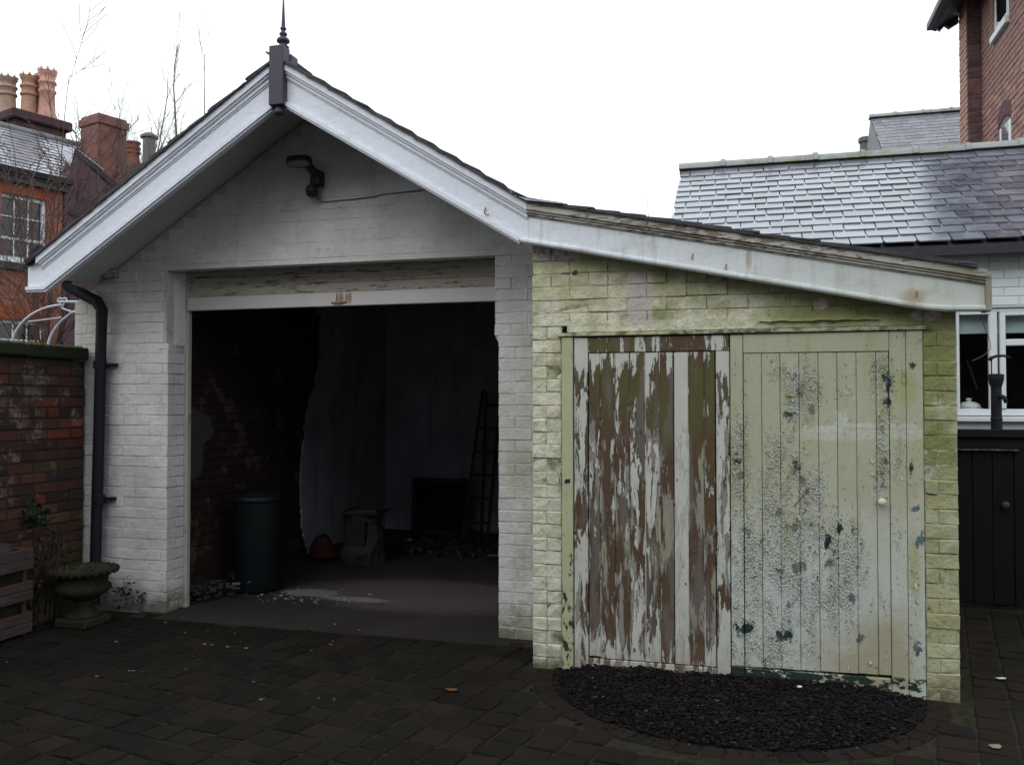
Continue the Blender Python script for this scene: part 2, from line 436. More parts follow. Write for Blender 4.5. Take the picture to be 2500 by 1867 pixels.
    sw = g.m_('MAXIMUM', sw, g.mul(g.boxm(.66, 1.425, .20, .012, rg_), .7))
    paint = g.mix(g.mul(sw, .7), paint, (.62, .66, .64))
    paint = g.mix(g.mul(g.step(n2, .52, .7), .3), paint, (.30, .30, .20))
    # where it has let go
    dens = g.blob(.0, .7, .35, .75)
    for bx, bz, rx, rz in ((.22, 1.15, .2, .55), (.1, .3, .5, .35), (.45, .62, .28, .35), (.33, .95, .12, .3), (.68, 1.62, .09, .3),
                           (.66, 1.2, .07, .3), (.30, 1.62, .12, .22), (.17, 1.72, .1, .15), (-.05, 1.25, .07, .35), (.5, .85, .1, .25), (.82, .6, .05, .5)):
        dens = g.add(dens, g.blob(bx, bz, rx, rz))
    dens = g.m_('MINIMUM', dens, .8)
    ck = g.noise(1.0, 9, .75, (22, 1, 14), off=(5, 0, 1)); pt = g.noise(1.0, 6, .7, (9, 1, 3.4), off=(2, 0, 6), dist=.4)
    cell, cd = g.wvor(95, (1.2, 1, .8), .016, 30); cell2, cd2 = g.wvor(26, (1.1, 1, .8), .03, 16)
    edge = g.wvor(95, (1.2, 1, .8), .016, 30, 'DISTANCE_TO_EDGE')
    dd = g.add(g.mul(dens, .60), g.mul(g.add(pt, -.54), 2.8))
    chip = g.step(g.m_('SUBTRACT', g.mul(dd, .30), cell), -.02, .01)
    chipb = g.mul(g.step(g.m_('SUBTRACT', g.mul(g.add(dd, -.3), .22), cell2), -.01, .01), g.step(ck, .44, .47))
    crack = g.mul(g.step(edge, .05, .01), g.step(dd, .15, .4))
    big = g.blob(.40, .80, .035, .07)
    for bx, bz, rx, rz in ((.42, .68, .05, .04), (.86, .83, .05, .06), (.84, .99, .04, .02), (-.07, 1.22, .035, .05), (.17, .27, .09, .05), (.56, .29, .03, .03),
                           (.71, 1.66, .04, .08), (.71, 1.55, .03, .04), (.85, .26, .035, .05), (-.04, .30, .08, .06), (.2, 1.48, .045, .05), (.70, 1.23, .02, .03),
                           (.83, 1.74, .02, .03), (.82, 1.2, .018, .06), (.52, .5, .03, .04), (.24, 1.2, .03, .05), (.46, .86, .03, .05)):
        big = g.m_('MAXIMUM', big, g.blob(bx, bz, rx, rz))
    ck2 = g.noise(1.0, 8, .75, (60, 1, 42), off=(1, 0, 4))
    bigm = g.step(g.add(g.add(g.mul(big, .54), g.mul(ck, 2.4)), g.mul(ck2, 1.1)), 2.02, 2.035)
    bigm = g.mul(bigm, g.step(big, .02, .06))
    under = g.mix(g.step(g.noise(5, 4, .6, off=(7, 7, 0)), .45, .55), (.29, .31, .29), (.19, .235, .22))
    deep = g.mix(g.step(g.noise(9, 3, off=(3, 0, 9)), .45, .55), (.012, .035, .025), (.10, .15, .16))
    low = g.mul(g.step(g.add(Z, g.mul(n3, -.02)), .09, .075), g.step(g.add(g.noise(1, 8, .7, (9, 1, 18)), g.mul(g.step(X, .75, .2), .08)), .50, .515))
    c = g.mix(g.mul(g.step(dd, .1, .9), .35), paint, g.mix(ck, (.28, .30, .29), (.42, .43, .40)))
    c = g.mix(g.mul(g.step(g.noise(150, 4, .8), .46, .62), .3), c, (.20, .20, .14))
    c = g.mix(g.mul(chip, g.step(g.noise(8, 3), .35, .65, .25, .85)), c, g.mix(g.step(g.noise(40, 2), .42, .58), g.mix(.5, under, (.33, .34, .27)), (.10, .105, .08)))
    c = g.mix(chipb, c, g.mix(g.noise(9, 3), (.15, .145, .11), (.22, .25, .24)))
    gs = g.mul(g.step(g.noise(1, 6, .65, (12, 1, 1.0), off=(0, 5, 3)), .50, .64), g.step(Z, .3, .9, .25, .8)); c = g.mix(g.mul(gs, .55), c, (.30, .315, .13))
    ls = g.mul(g.step(g.noise(1, 7, .7, (14, 1, 3.2), off=(3, 5, 1)), .54, .60), g.step(dd, .0, .4)); c = g.mix(g.mul(ls, .6), c, (.50, .55, .55))
    c = g.mix(g.mul(crack, .7), c, (.07, .075, .055))
    c = g.mix(bigm, c, deep)
    c = g.mix(low, c, (.02, .035, .025))
    mask = g.m_('MAXIMUM', g.m_('MAXIMUM', g.mul(chip, .6), chipb), g.m_('MAXIMUM', bigm, low))
    h = g.add(g.mul(mask, -1.0), g.add(g.mul(g.mul(cd, g.step(dd, .1, .5)), 1.1), g.mul(n2, .3)))
    M['craze'] = g.done(c, .55, .3, h, .007)
    g = G('lifted_flake'); n1 = g.noise(12, 4); M['flake'] = g.done(g.mix(n1, (.46, .47, .40), (.60, .62, .56)), .55, .3)
    g = G('old_frame_post'); X, Z = g.xyz()['X'], g.xyz()['Z']
    n2 = g.noise(30, 6, .7); a = g.noise(1, 8, .7, (30, 30, 14)); 
    c = g.mix(g.noise(4, 4), (.48, .48, .34), (.36, .365, .22))
    pm = g.step(g.add(a, g.mul(g.step(Z, .9, .1), .12)), .63, .645)
    c = g.mix(pm, c, (.03, .045, .03))
    M['post'] = g.done(c, .6, .3, g.add(g.mul(pm, -1), n2), .003)
    g = G('mossy_ledge'); n2 = g.noise(18, 6, .7, (1, 1, 2))
    c = g.mix(g.step(n2, .45, .6), (.40, .40, .28), (.10, .10, .045))
    M['ledge'] = g.done(c, .7, .3, n2, .005)

    # --- slates
    def slate(name, a, b, rough=(.22, .42), spec=.55, frost=.4, wet=0):
        g = G(name); r = g.rnd(); n1 = g.noise(6, 5, .65, off=r); n2 = g.noise(45, 5, .7)
        c = g.mix(r, a, b); c = g.mix(g.mul(g.step(n1, .45, .7), frost), c, (.40, .41, .46))
        c = g.mix(g.mul(g.step(g.noise(14, 4, .7, (1, 1, 1)), .6, .7), .4), c, (.10, .09, .10))
        rg = g.step(n1, .3, .7, rough[0], rough[1])
        g.b.inputs['Coat Weight'].default_value = wet; g.b.inputs['Coat Roughness'].default_value = .2; g.b.inputs['Coat IOR'].default_value = 1.6; g.b.inputs['Coat Tint'].default_value = (.9, .94, 1, 1)
        return g.done(c, rg, spec, g.add(n1, g.mul(n2, .4)), .003)
    M['slate'] = slate('wet_slate', (.075, .072, .088), (.19, .19, .23), (.20, .44), .8, .35, 1.0)
    M['slate_far'] = slate('far_slate', (.12, .12, .15), (.2, .2, .23), (.35, .5), .4)
    M['slate_dark'] = slate('dark_verge_slate', (.03, .028, .034), (.055, .05, .06), (.5, .7), .3, .12)
    g = G('ridge_tile_grey'); n1 = g.noise(5, 5, .7); n2 = g.noise(30, 5, .7); r = g.rnd()
    c = g.mix(r, (.30, .31, .31), (.24, .25, .27)); c = g.mix(g.step(n1, .5, .62), c, (.20, .22, .14)); 
    M['ridge'] = g.done(c, .6, .35, n2, .004)
    g = G('moss_mortar'); n1 = g.noise(12, 5, .7)
    M['moss'] = g.done(g.mix(g.step(n1, .4, .6), (.08, .085, .05), (.13, .15, .05)), .9, .1, n1, .02)
    g = G('lead_flashing'); n1 = g.noise(12, 4)
    M['lead'] = g.done(g.mix(n1, (.35, .36, .42), (.5, .52, .6)), .3, .5, n1, .003)
    g = G('dark_fascia'); n1 = g.noise(8, 4)
    M['dark'] = g.done(g.mix(n1, (.012, .012, .016), (.03, .028, .035)), .45, .4, n1, .001)
    g = G('soffit_boards'); n1 = g.noise(3, 5, .6, (6, 1, 1))
    M['soffit'] = g.done(g.mix(n1, (.52, .49, .51), (.64, .61, .63)), .8, .2, n1, .002)
    g = G('black_painted_iron'); n1 = g.noise(14, 5, .7)
    M['iron'] = g.done(g.mix(n1, (.008, .008, .012), (.016, .016, .022)), .6, .2, n1, .002)
    g = G('glare_tinted_black_post'); n1 = g.noise(20, 5, .7)  # black paint with the purple veil of lens glare put into its colour
    M['post_dark'] = g.done(g.mix(n1, (.035, .028, .06), (.05, .042, .075)), .45, .4, n1, .001)

    # --- red brick
    def rbrick(name, stops, dirt=.5, lime=.0, green=0, sc_=1.0, spec=.25):
        g = G(name); r = g.rnd(); n1 = g.noise(9 * sc_, 5, .7); n2 = g.noise(50 * sc_, 5, .7); Z = g.xyz()['Z']
        c = g.ramp(r, stops)
        c = g.mix(g.mul(g.step(n1, .45, .7), dirt), c, (.035, .025, .025))
        if lime:
            l_ = g.mul(g.step(g.noise(4, 4, .6, off=(3, 1, 2)), .55, .65), g.step(g.noise(30, 4, .7), .4, .55))
            c = g.mix(g.mul(l_, lime), c, (.30, .25, .20))
        if green:
            gr = g.mul(g.step(g.add(Z, g.mul(n1, -.6)), .35, -.1), green)
            c = g.mix(gr, c, (.045, .05, .02))
        return g.done(c, .8, spec, g.add(n1, g.mul(n2, .5)), .006)
    M['rb'] = rbrick('old_red_brick', [(0, (.030, .016, .016)), (.3, (.052, .023, .020)), (.6, (.072, .028, .021)), (.78, (.085, .034, .022)), (.86, (.13, .036, .018)), (.93, (.075, .05, .034)), (1, (.024, .022, .026))], .75, .5, .85)
    M['rbm'] = rbrick('soot_mortar', [(0, (.026, .019, .018)), (1, (.034, .024, .02))], .5, .2, .6)
    M['tb'] = rbrick('tall_house_brick', [(0, (.27, .15, .14)), (.5, (.36, .20, .17)), (1, (.42, .26, .21))], .25, .25)  # paler and duller: veiling glare near the sky put into the brick colour
    M['tbd'] = rbrick('chimney_breast_brick', [(0, (.10, .055, .06)), (.6, (.15, .08, .085)), (1, (.20, .095, .09))], .4, .1)
    M['tbm'] = rbrick('tall_house_mortar', [(0, (.20, .16, .16)), (1, (.20, .16, .16))], .3)
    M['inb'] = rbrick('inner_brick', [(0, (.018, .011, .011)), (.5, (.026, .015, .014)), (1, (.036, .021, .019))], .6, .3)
    # far brick walls: too far to tell a brick, courses by material
    def farbrick(name, c1, c2, cm, ang=0, sc_=1.0):
        g = G(name)
        mp = g.new('ShaderNodeMapping'); g.set(mp.inputs[0], g.pos); mp.inputs['Rotation'].default_value = (0, 0, ang)
        cx = g.new('ShaderNodeSeparateXYZ'); g.set(cx.inputs[0], mp.outputs[0])
        cc = g.new('ShaderNodeCombineXYZ'); g.set(cc.inputs[0], g.add(cx.outputs[0], cx.outputs[1])); g.set(cc.inputs[1], cx.outputs[2])
        b = g.new('ShaderNodeTexBrick'); g.set(b.inputs['Vector'], cc.outputs[0])
        b.inputs['Scale'].default_value = 1.0; b.inputs['Brick Width'].default_value = .225; b.inputs['Row Height'].default_value = .075
        b.inputs['Mortar Size'].default_value = .006; b.inputs['Bias'].default_value = 0
        b.inputs['Color1'].default_value = (*c1, 1); b.inputs['Color2'].default_value = (*c2, 1); b.inputs['Mortar'].default_value = (*cm, 1)
        n1 = g.noise(2.2, 5, .65); n2 = g.noise(14, 5, .7)
        c = g.mix(g.mul(g.step(n1, .45, .7), .6), b.outputs[0], tuple(x * .35 for x in c1))
        c = g.mix(g.mul(g.step(n2, .5, .8), .5), c, cm)
        return g.done(c, .85, .2, n2, .01)
    M['houseA'] = farbrick('orange_red_brick', (.36, .135, .075), (.26, .10, .065), (.22, .13, .11), R(18))
    M['houseB'] = farbrick('shade_toned_plum_brick', (.12, .07, .09), (.095, .055, .075), (.10, .075, .09), R(18))  # plum brick, with the shade on this wall put into its colour
    M['stack'] = farbrick('chimney_red_brick', (.24, .10, .085), (.17, .075, .07), (.18, .12, .12), R(18))
    M['stackd'] = farbrick('sooty_chimney_brick', (.09, .04, .045), (.06, .035, .04), (.07, .05, .06), R(18))
    g = G('rubbed_brick_arch'); n1 = g.noise(20, 4, .6, (3, 3, .6))
    M['arch'] = g.done(g.mix(n1, (.30, .06, .025), (.42, .10, .04)), .8, .2, n1, .004)
    for nm, a, b in (('pot_pink', (.50, .27, .22), (.36, .2, .18)), ('pot_buff', (.40, .22, .155), (.28, .16, .13)), ('pot_grey', (.33, .22, .17), (.24, .17, .15)), ('pot_red', (.25, .07, .045), (.16, .06, .05))):
        g = G(nm); n1 = g.noise(7, 5, .7); M[nm] = g.done(g.mix(g.step(n1, .4, .65), a, b), .8, .2, n1, .01)
    g = G('cowl_zinc'); n1 = g.noise(12, 4); M['cowl'] = g.done(g.mix(n1, (.08, .07, .085), (.13, .12, .14)), .5, .4, n1, .003)

    g = G('grey_render'); n1 = g.noise(1, 5, .6); M['render'] = g.done(g.mix(n1, (.24, .25, .26), (.34, .345, .35)), .9, .2, n1, .01)
    # --- white joinery, glass, cloth
    g = G('white_joinery'); n1 = g.noise(6, 4); M['join'] = g.done(g.mix(n1, (.70, .74, .78), (.62, .66, .70)), .35, .45, n1, .001)
    g = G('wing_white_brick'); n1 = g.noise(5, 5, .6); n2 = g.noise(30, 5, .7); M['wingw'] = g.done(g.mix(n1, (.78, .84, .87), (.62, .68, .72)), .6, .3, g.add(n2, n1), .004)
    g = G('wing_joint'); n1 = g.noise(5, 5, .6); M['wingj'] = g.done(g.mix(n1, (.46, .51, .53), (.54, .59, .61)), .8, .3, n1, .004)
    g = G('dark_window_glass'); n1 = g.noise(1.3, 2, .5)
    g.done((.010, .011, .013), .04, .6, n1, .004); M['glass'] = g.m
    g = G('clear_window_glass')
    g.done((.9, .93, .93), .02, .5); g.b.inputs['Transmission Weight'].default_value = 1.0; g.b.inputs['IOR'].default_value = 1.05
    M['cglass'] = g.m
    g = G('room_dark'); n1 = g.noise(2, 3); M['room'] = g.done(g.mix(n1, (.035, .034, .034), (.08, .075, .07)), .9, .1)
    g = G('roller_blind'); M['blind'] = g.done((.42, .50, .50), .8, .2)
    g = G('glazed_china'); M['china'] = g.done((.66, .68, .70), .2, .5)

    # --- ground
    g = G('mossy_pavers'); r = g.rnd(); n1 = g.noise(3.0, 5, .65); n2 = g.noise(60, 6, .7); n3 = g.noise(1.1, 4)
    c = g.ramp(r, [(0, (.0075, .0066, .0062)), (.4, (.0115, .0095, .0085)), (.75, (.0155, .0120, .0100)), (.93, (.020, .0140, .0115)), (1, (.0110, .0115, .0115))])
    c = g.mix(g.mul(g.step(n1, .45, .7), .7), c, (.0105, .0110, .0070))
    c = g.mix(g.mul(g.step(n3, .5, .7), .6), c, (.0075, .0075, .0085))
    c = g.mix(g.mul(g.step(n2, .5, .7), .4), c, (.028, .025, .021))
    bl_ = g.mul(g.step(g.xyz()['X'], -1.9, -1.0), g.step(g.noise(2.0, 4, .6, off=(2, 2, 2)), .42, .6))
    c = g.mix(g.mul(bl_, .6), c, (.020, .0125, .009))
    sp = g.mul(g.step(g.vor(17), .07, .04), g.step(g.noise(2.3, 2, off=(5, 5, 0)), .58, .63))
    c = g.mix(g.mul(sp, .4), c, (.06, .055, .05))
    M['paver'] = g.done(c, .9, .12, g.add(n2, g.mul(n1, 2)), .006)
    g = G('moss_joint_soil'); n1 = g.noise(20, 5, .7); n2 = g.noise(90, 3)
    M['soil'] = g.done(g.mix(g.step(n1, .4, .65), (.020, .021, .0125), (.038, .035, .025)), .95, .05, g.add(n1, n2), .008)
    g = G('garage_concrete'); n1 = g.noise(1.6, 6, .65); n2 = g.noise(25, 6, .7, (1, 3, 1)); X, Yy = g.xyz()['X'], g.xyz()['Y']
    c = g.mix(g.step(n1, .35, .65), (.034, .028, .027), (.020, .017, .016))
    c = g.mix(g.mul(g.step(n2, .5, .68), .5), c, (.022, .019, .018))
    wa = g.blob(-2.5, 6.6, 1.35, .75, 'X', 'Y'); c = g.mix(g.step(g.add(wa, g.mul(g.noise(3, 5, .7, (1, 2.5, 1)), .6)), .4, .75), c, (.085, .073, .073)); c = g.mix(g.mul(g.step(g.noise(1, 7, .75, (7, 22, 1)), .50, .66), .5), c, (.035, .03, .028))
    du = g.m_('MAXIMUM', g.blob(-3.45, 6.42, .38, .22, 'X', 'Y'), g.blob(-3.0, 6.3, .5, .12, 'X', 'Y'))
    c = g.mix(g.step(g.add(du, g.mul(g.noise(8, 6, .75, (1, 2, 1)), .9)), .72, .95), c, (.17, .16, .165))
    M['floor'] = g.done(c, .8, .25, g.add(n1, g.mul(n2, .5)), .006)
    g = G('purple_slate_chip'); r = g.island(); n1 = g.noise(60, 3)
    c = g.ramp(r, [(0, (.0045, .0036, .0042)), (.5, (.0095, .0073, .0085)), (.88, (.016, .0120, .0138)), (.985, (.022, .017, .019)), (.994, (.045, .04, .035)), (1, (.10, .09, .08))])
    M['chip'] = g.done(c, .85, .12, n1, .002)
    g = G('inner_plaster'); n1 = g.noise(1.6, 5, .6); n2 = g.noise(20, 5, .7)
    c = g.mix(g.step(n1, .3, .7), (.36, .37, .43), (.22, .225, .27)); c = g.mix(g.mul(g.step(g.noise(1, 5, .65, (5, 5, .8)), .5, .68), .5), c, (.12, .12, .14)); c = g.mix(g.mul(g.step(n2, .6, .75), .5), c, (.09, .08, .08))
    M['plaster'] = g.done(c, .85, .2, g.add(n1, n2), .005)
    g = G('moss_stone'); n1 = g.noise(10, 5, .7); n2 = g.noise(50, 5, .7); nz = g.new('ShaderNodeNewGeometry')
    c = g.mix(g.step(n1, .4, .6), (.030, .027, .020), (.018, .020, .008)); c = g.mix(g.mul(g.step(n2, .55, .7), .5), c, (.02, .02, .015))
    M['stone'] = g.done(c, .85, .2, g.add(n1, n2), .008)
    g = G('green_coping'); n1 = g.noise(9, 5, .7); X = g.xyz()['Y']
    c = g.mix(g.step(n1, .35, .6), (.030, .036, .014), (.020, .020, .017)); M['coping'] = g.done(c, .85, .2, n1, .012)
    g = G('red_stained_timber'); r = g.rnd(); n1 = g.noise(1, 6, .7, (12, 12, 60))
    c = g.mix(n1, (.04, .022, .022), (.09, .06, .062)); c = g.mix(g.mul(g.step(n1, .55, .7), .5), c, (.13, .11, .115)); M['stain'] = g.done(c, .75, .25, n1, .003)
    g = G('bark_grey'); n1 = g.noise(20, 3); M['bark'] = g.done(g.mix(n1, (.10, .075, .07), (.16, .13, .11)), .85, .2)
    g = G('bark_plum'); n1 = g.noise(20, 3); M['bark2'] = g.done(g.mix(n1, (.07, .045, .045), (.12, .08, .07)), .85, .2)
    g = G('leaf_green'); r = g.island(); M['leaf'] = g.done(g.ramp(r, [(0, (.006, .020, .007)), (1, (.014, .042, .012))]), .5, .4)
    g = G('leaf_dull'); r = g.island(); M['leafd'] = g.done(g.ramp(r, [(0, (.014, .014, .006)), (.6, (.022, .024, .008)), (1, (.035, .022, .011))]), .6, .3)
    g = G('white_enamel_tube'); M['tubew'] = g.done((.50, .53, .60), .35, .5)
    g = G('brown_dead_leaf'); r = g.rnd(); M['dead'] = g.done(g.ramp(r, [(0, (.12, .05, .02)), (.6, (.2, .12, .07)), (1, (.35, .33, .3))]), .7, .2)
    g = G('dark_green_plastic'); n1 = g.noise(8, 4); M['bin'] = g.done(g.mix(n1, (.004, .006, .008), (.007, .0095, .012)), .5, .22, n1, .002)
    g = G('grey_sacking'); n1 = g.noise(9, 5, .7); M['sack'] = g.done(g.mix(n1, (.055, .05, .05), (.022, .02, .02)), .8, .2, n1, .01)
    g = G('old_render_patch'); n1 = g.noise(9, 5, .7); M['patch'] = g.done(g.mix(n1, (.10, .09, .085), (.045, .04, .038)), .9, .1, n1, .01)
    g = G('orange_sacking'); n1 = g.noise(14, 5, .7); M['osack'] = g.done(g.mix(n1, (.045, .012, .006), (.02, .007, .005)), .7, .2, n1, .01)
    g = G('brass_yellow'); M['yellow'] = g.done((.45, .33, .02), .4, .5)
    g = G('rusty_iron'); n1 = g.noise(30, 4); M['rust'] = g.done(g.mix(n1, (.22, .09, .02), (.3, .2, .08)), .8, .2, n1, .002)
    g = G('cream_gloss'); M['knob'] = g.done((.6, .6, .48), .25, .5)
    g = G('dull_crumb'); r = g.island(); M['crumb'] = g.done(g.ramp(r, [(0, (.05, .045, .04)), (1, (.28, .26, .25))]), .8, .2)
    g = G('white_scrap'); M['scrap'] = g.done((.7, .7, .68), .6, .3)
    g = G('lamp_black'); M['lampb'] = g.done((.02, .018, .028), .45, .4)
    g = G('lamp_lens'); M['lens'] = g.done((.16, .15, .18), .2, .5)
    g = G('cable_grey'); M['cable'] = g.done((.16, .13, .13), .6, .3)
    g = G('black_gate_boards'); r = g.rnd(); n1 = g.noise(1, 5, .7, (40, 40, 3))
    M['gate'] = g.done(g.mix(n1, (.004, .004, .0045), (.008, .0075, .0075)), .7, .12, n1, .003)
    g = G('dark_ladder_metal'); M['ladder'] = g.done((.03, .03, .034), .5, .3)
    g = G('gate_cap'); n1 = g.noise(12, 4); M['gatecap'] = g.done(g.mix(n1, (.009, .0065, .0065), (.015, .011, .011)), .8, .15, n1, .003)
    g = G('pale_edge_strip'); n1 = g.noise(30, 4); M['pale'] = g.done(g.mix(g.step(n1, .45, .6), (.02, .02, .025), (.10, .11, .13)), .5, .4)
mats()

# ------------------------------------------------------------------ brick laying
def brick_variants(L, D, H, mat, n=6, c=.0045, jit=.0012):
    return [MB().cbox(-L / 2, L / 2, 0, D, 0, H, c, None, jit).mesh('brick', mat) for _ in range(n)]
def runs(u0, u1, row, SL=.225, HL=.1125, header_every=4):
    """brick spans of one course between u0 and u1"""
    out = []
    if row % header_every == header_every - 1:
        u = u0 - (0 if row % 2 else HL / 2)
        while u < u1: out.append((u, u + HL)); u += HL
    else:
        u = u0 - (HL if row % 2 else 0)
        while u < u1: out.append((u, u + SL)); u += SL
    res = []
    for a, b in out:
        a2, b2 = max(a, u0), min(b, u1)
        if b2 - a2 < .012: continue
        if res and (b2 - a2 < .045):
            res[-1] = (res[-1][0], b2); continue
        if not res and (b2 - a2 < .045):
            res.append((a2, b2)); continue
        if len(res) == 1 and res[0][1] - res[0][0] < .045: res[0] = (res[0][0], b2)
        else: res.append((a2, b2))
    return res
def lay(parent, spans, face, at, vS, vH, D, gap=.007, vg=None, limit=300, mat=None, prio=None, proud=.0025, tilt=.006):
    """spans: (u0,u1,z,h). face '-y' | '+x' | '-x'; at = coordinate of the wall face; each brick is one object, the rest beyond limit joined"""
    rot = {'-y': 0, '+x': R(90), '-x': R(-90)}[face]
    if prio: spans = sorted(spans, key=prio)
    extra = MB()
    for i, (u0, u1, z, h) in enumerate(spans):
        w = u1 - u0 - (gap if vg is None else vg); uc = (u0 + u1) / 2; pr_ = random.uniform(-proud, proud)
        var = random.choice(vS if w > .14 else vH); L0 = .218 if w > .14 else .1055
        loc = {'-y': (uc, at + pr_, z + gap / 2), '+x': (at - pr_, uc, z + gap / 2), '-x': (at + pr_, uc, z + gap / 2)}[face]
        sc_ = (w / L0, 1, (h - gap) / .068)
        rx = random.uniform(-tilt, tilt) * .4; rz = rot + random.uniform(-tilt, tilt)
        if i < limit:
            inst('brick', var, parent, loc, (rx, random.uniform(-.004, .004), rz), sc_)
        else:
            MM = Matrix.Translation(loc) @ Matrix.Rotation(rz, 4, 'Z') @ Matrix.Diagonal((*sc_, 1))
            b = len(extra.v)
            extra.v += [tuple(MM @ v.co) for v in var.vertices]; extra.f += [tuple(k + b for k in p.vertices) for p in var.polygons]
    if extra.v: extra.build('brickwork', mat or vS[0].materials[0], parent, kind='stuff')

def lin(p, q, x): return p[1] + (q[1] - p[1]) * (x - p[0]) / (q[0] - p[0])

# ================================================================== GROUND
ground = MB().box(-60, 60, -30, 70, -.4, -.0095).build('ground', M['soil'], kind='structure')
paving = bpy.data.objects.new('paving', None); link(paving, None, Vector((-1.3, 4.6, 0))); paving['kind'] = 'structure'
CB = (-.115, 4.98, .98)      # chip bed centre and radius
def in_bed(x, y, r=0): return y < 5.02 and (x - CB[0]) ** 2 + ((y - CB[1]) * 1.06) ** 2 < (CB[2] + r) ** 2
pv = [MB().cbox(-.5 * .156, .5 * .156, -.5 * .156, .5 * .156, -.05, 0, .008, None, .0045).mesh('paver', M['paver']) for _ in range(8)]
pav = []
ang = R(-11); ca, sa = math.cos(ang), math.sin(ang)
for j in range(-30, 60):
    for i in range(-50, 50):
        u = i * .168; v = j * .168
        x = -1.5 + u * ca - v * sa; y = 3.5 + u * sa + v * ca
        ok = False
        if y < 5.42 and -5.0 < x < 6 and y > .5: ok = True
        if x > 1.15 and y < 7.25 and x < 6: ok = True
        if x < -4.80 or (x > -1.30 and y > 4.93 and x < 1.12): ok = False
        if in_bed(x, y, .15): ok = False
        if not ok: continue
        # keep what the picture can plausibly see (and a step to the side)
        fx, fy = -math.sin(R(15.3)), math.cos(R(15.3)); d = x * fx + y * fy; s_ = x * fy - y * fx
        if d < 2.9 or abs(s_) > d * .75: continue
        if d > 8: continue
        pav.append((d - (3 if (abs(s_) < d * .6 and d > 3.45) else 0), x, y))
pav.sort()
ex = MB()
for k, (d, x, y) in enumerate(pav):
    z = random.uniform(-.003, .003) + .003 * mnoise.noise(Vector((x * 1.3, y * 1.3, 0)))
    rt = (random.uniform(-.018, .018), random.uniform(-.018, .018), ang + random.uniform(-.012, .012))
    m = random.choice(pv)
    if k < 300: inst('paver', m, paving, (x, y, z), rt)
    else:
        MM = Matrix.Translation((x, y, z)) @ Matrix.Rotation(rt[2], 4, 'Z') @ Matrix.Rotation(rt[0], 4, 'X')
        b = len(ex.v); ex.v += [tuple(MM @ v.co) for v in m.vertices]; ex.f += [tuple(q + b for q in p.vertices) for p in m.polygons]
ex.build('pavers_beyond', M['paver'], paving, kind='stuff')
# ring of setts round the slate bed
bed = bpy.data.objects.new('slate_bed', None); link(bed, None, Vector((CB[0], CB[1] - .45, 0))); bed['kind'] = 'structure'
sett = [MB().cbox(-.05, .05, -.055, .055, -.05, 0, .007, None, .003).mesh('sett', M['paver']) for _ in range(5)]
na = 30
for k in range(na):
    t = math.pi + (k + .5) * math.pi / na
    x = CB[0] + math.cos(t) * (CB[2] + .055); y = CB[1] + math.sin(t) * (CB[2] + .055) / 1.06
    inst('sett', random.choice(sett), bed, (x, y, random.uniform(-.004, .002)), (0, 0, t + random.uniform(-.03, .03) + math.pi / 2))
cb = MB()
for k in range(17000):
    while True:
        x = random.uniform(-1.15, .9); y = random.uniform(3.98, 5.01)
        if in_bed(x, y, -.005 if random.random() < .96 else random.choice((.03, .06, .14))): break
    e = 1 - math.hypot(x - CB[0], (y - CB[1])) / CB[2]
    z = -.012 + min(max(e, 0) * .16, .045) + random.uniform(-.012, .008) + .012 * mnoise.noise(Vector((x * 6, y * 6, 3)))
    s_ = random.choice((random.uniform(.003, .009), random.uniform(.006, .015))) * (1.8 if random.random() < .05 else 1)
    n = random.choice((4, 5, 5)); a0 = random.uniform(0, 6.28)
    MM = Matrix.Translation((x, y, max(z, -.008) + .006)) @ Matrix.Rotation(random.uniform(0, 6.28), 4, 'Z') @ Matrix.Rotation(random.gauss(0, .38), 4, 'X')
    pts = [MM @ Vector((math.cos(a0 + 6.28 * i / n) * s_ * random.uniform(.75, 1.3), math.sin(a0 + 6.28 * i / n) * s_ * random.uniform(.45, .9), .0)) for i in range(n)]
    nrm = MM.to_3x3() @ Vector((0, 0, random.uniform(.002, .005)))
    cb.prism(pts, nrm)
chips = cb.build('slate_chips', M['chip'], kind='stuff'); tag(chips, 'half-round bed of dark purple slate chippings at the foot of the peeling doors', 'gravel')

# garage floor and threshold
fl = MB().box(-4.35, -1.32, 5.36, 9.9, -.3, .004).build('garage_floor', M['floor'], kind='structure')

# ================================================================== GARAGE
YG = 5.52
gar = thing('garage', (-3, 7.5, 0), 'whitewashed brick garage with open dark bay under a white bargeboard gable', 'garage')
# roof lines (underside of slates / top of crown moulding)
RL = ((-4.80, 2.487), (-2.87, 3.715)); RR = ((-2.87, 3.715), (-1.245, 2.705)); RS = ((-1.245, 2.705), (1.18, 2.215))
def roof_z(x):
    if x < -2.87: return lin(*RL, x)
    if x < -1.245: return lin(*RR, x)
    return lin(*RS, x)
# front wall with the bay opening (one slab, brick faces laid on it)
zl = 2.575
w = MB()
w.prism_xz([(-4.98, -.05), (-4.165, -.05), (-4.165, zl), (-4.56, zl), (-4.98, 2.31)], YG + .0045, YG + .22)
w.prism_xz([(-4.56, zl), (-1.30, zl), (-1.30, roof_z(-1.30) - .06), (-2.87, 3.655)], YG + .0045, YG + .22)
w.prism_xz([(-1.60, -.05), (-1.30, -.05), (-1.30, zl), (-1.60, zl)], YG + .0045, YG + .22)
w.build('front_wall', M['gmortar'], gar)
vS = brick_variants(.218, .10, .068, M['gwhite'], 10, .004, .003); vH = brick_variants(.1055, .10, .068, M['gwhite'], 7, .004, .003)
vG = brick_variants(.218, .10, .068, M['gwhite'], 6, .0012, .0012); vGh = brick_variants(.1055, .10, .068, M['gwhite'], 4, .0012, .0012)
sp = []
row = 0; z = .0
CH = .0765
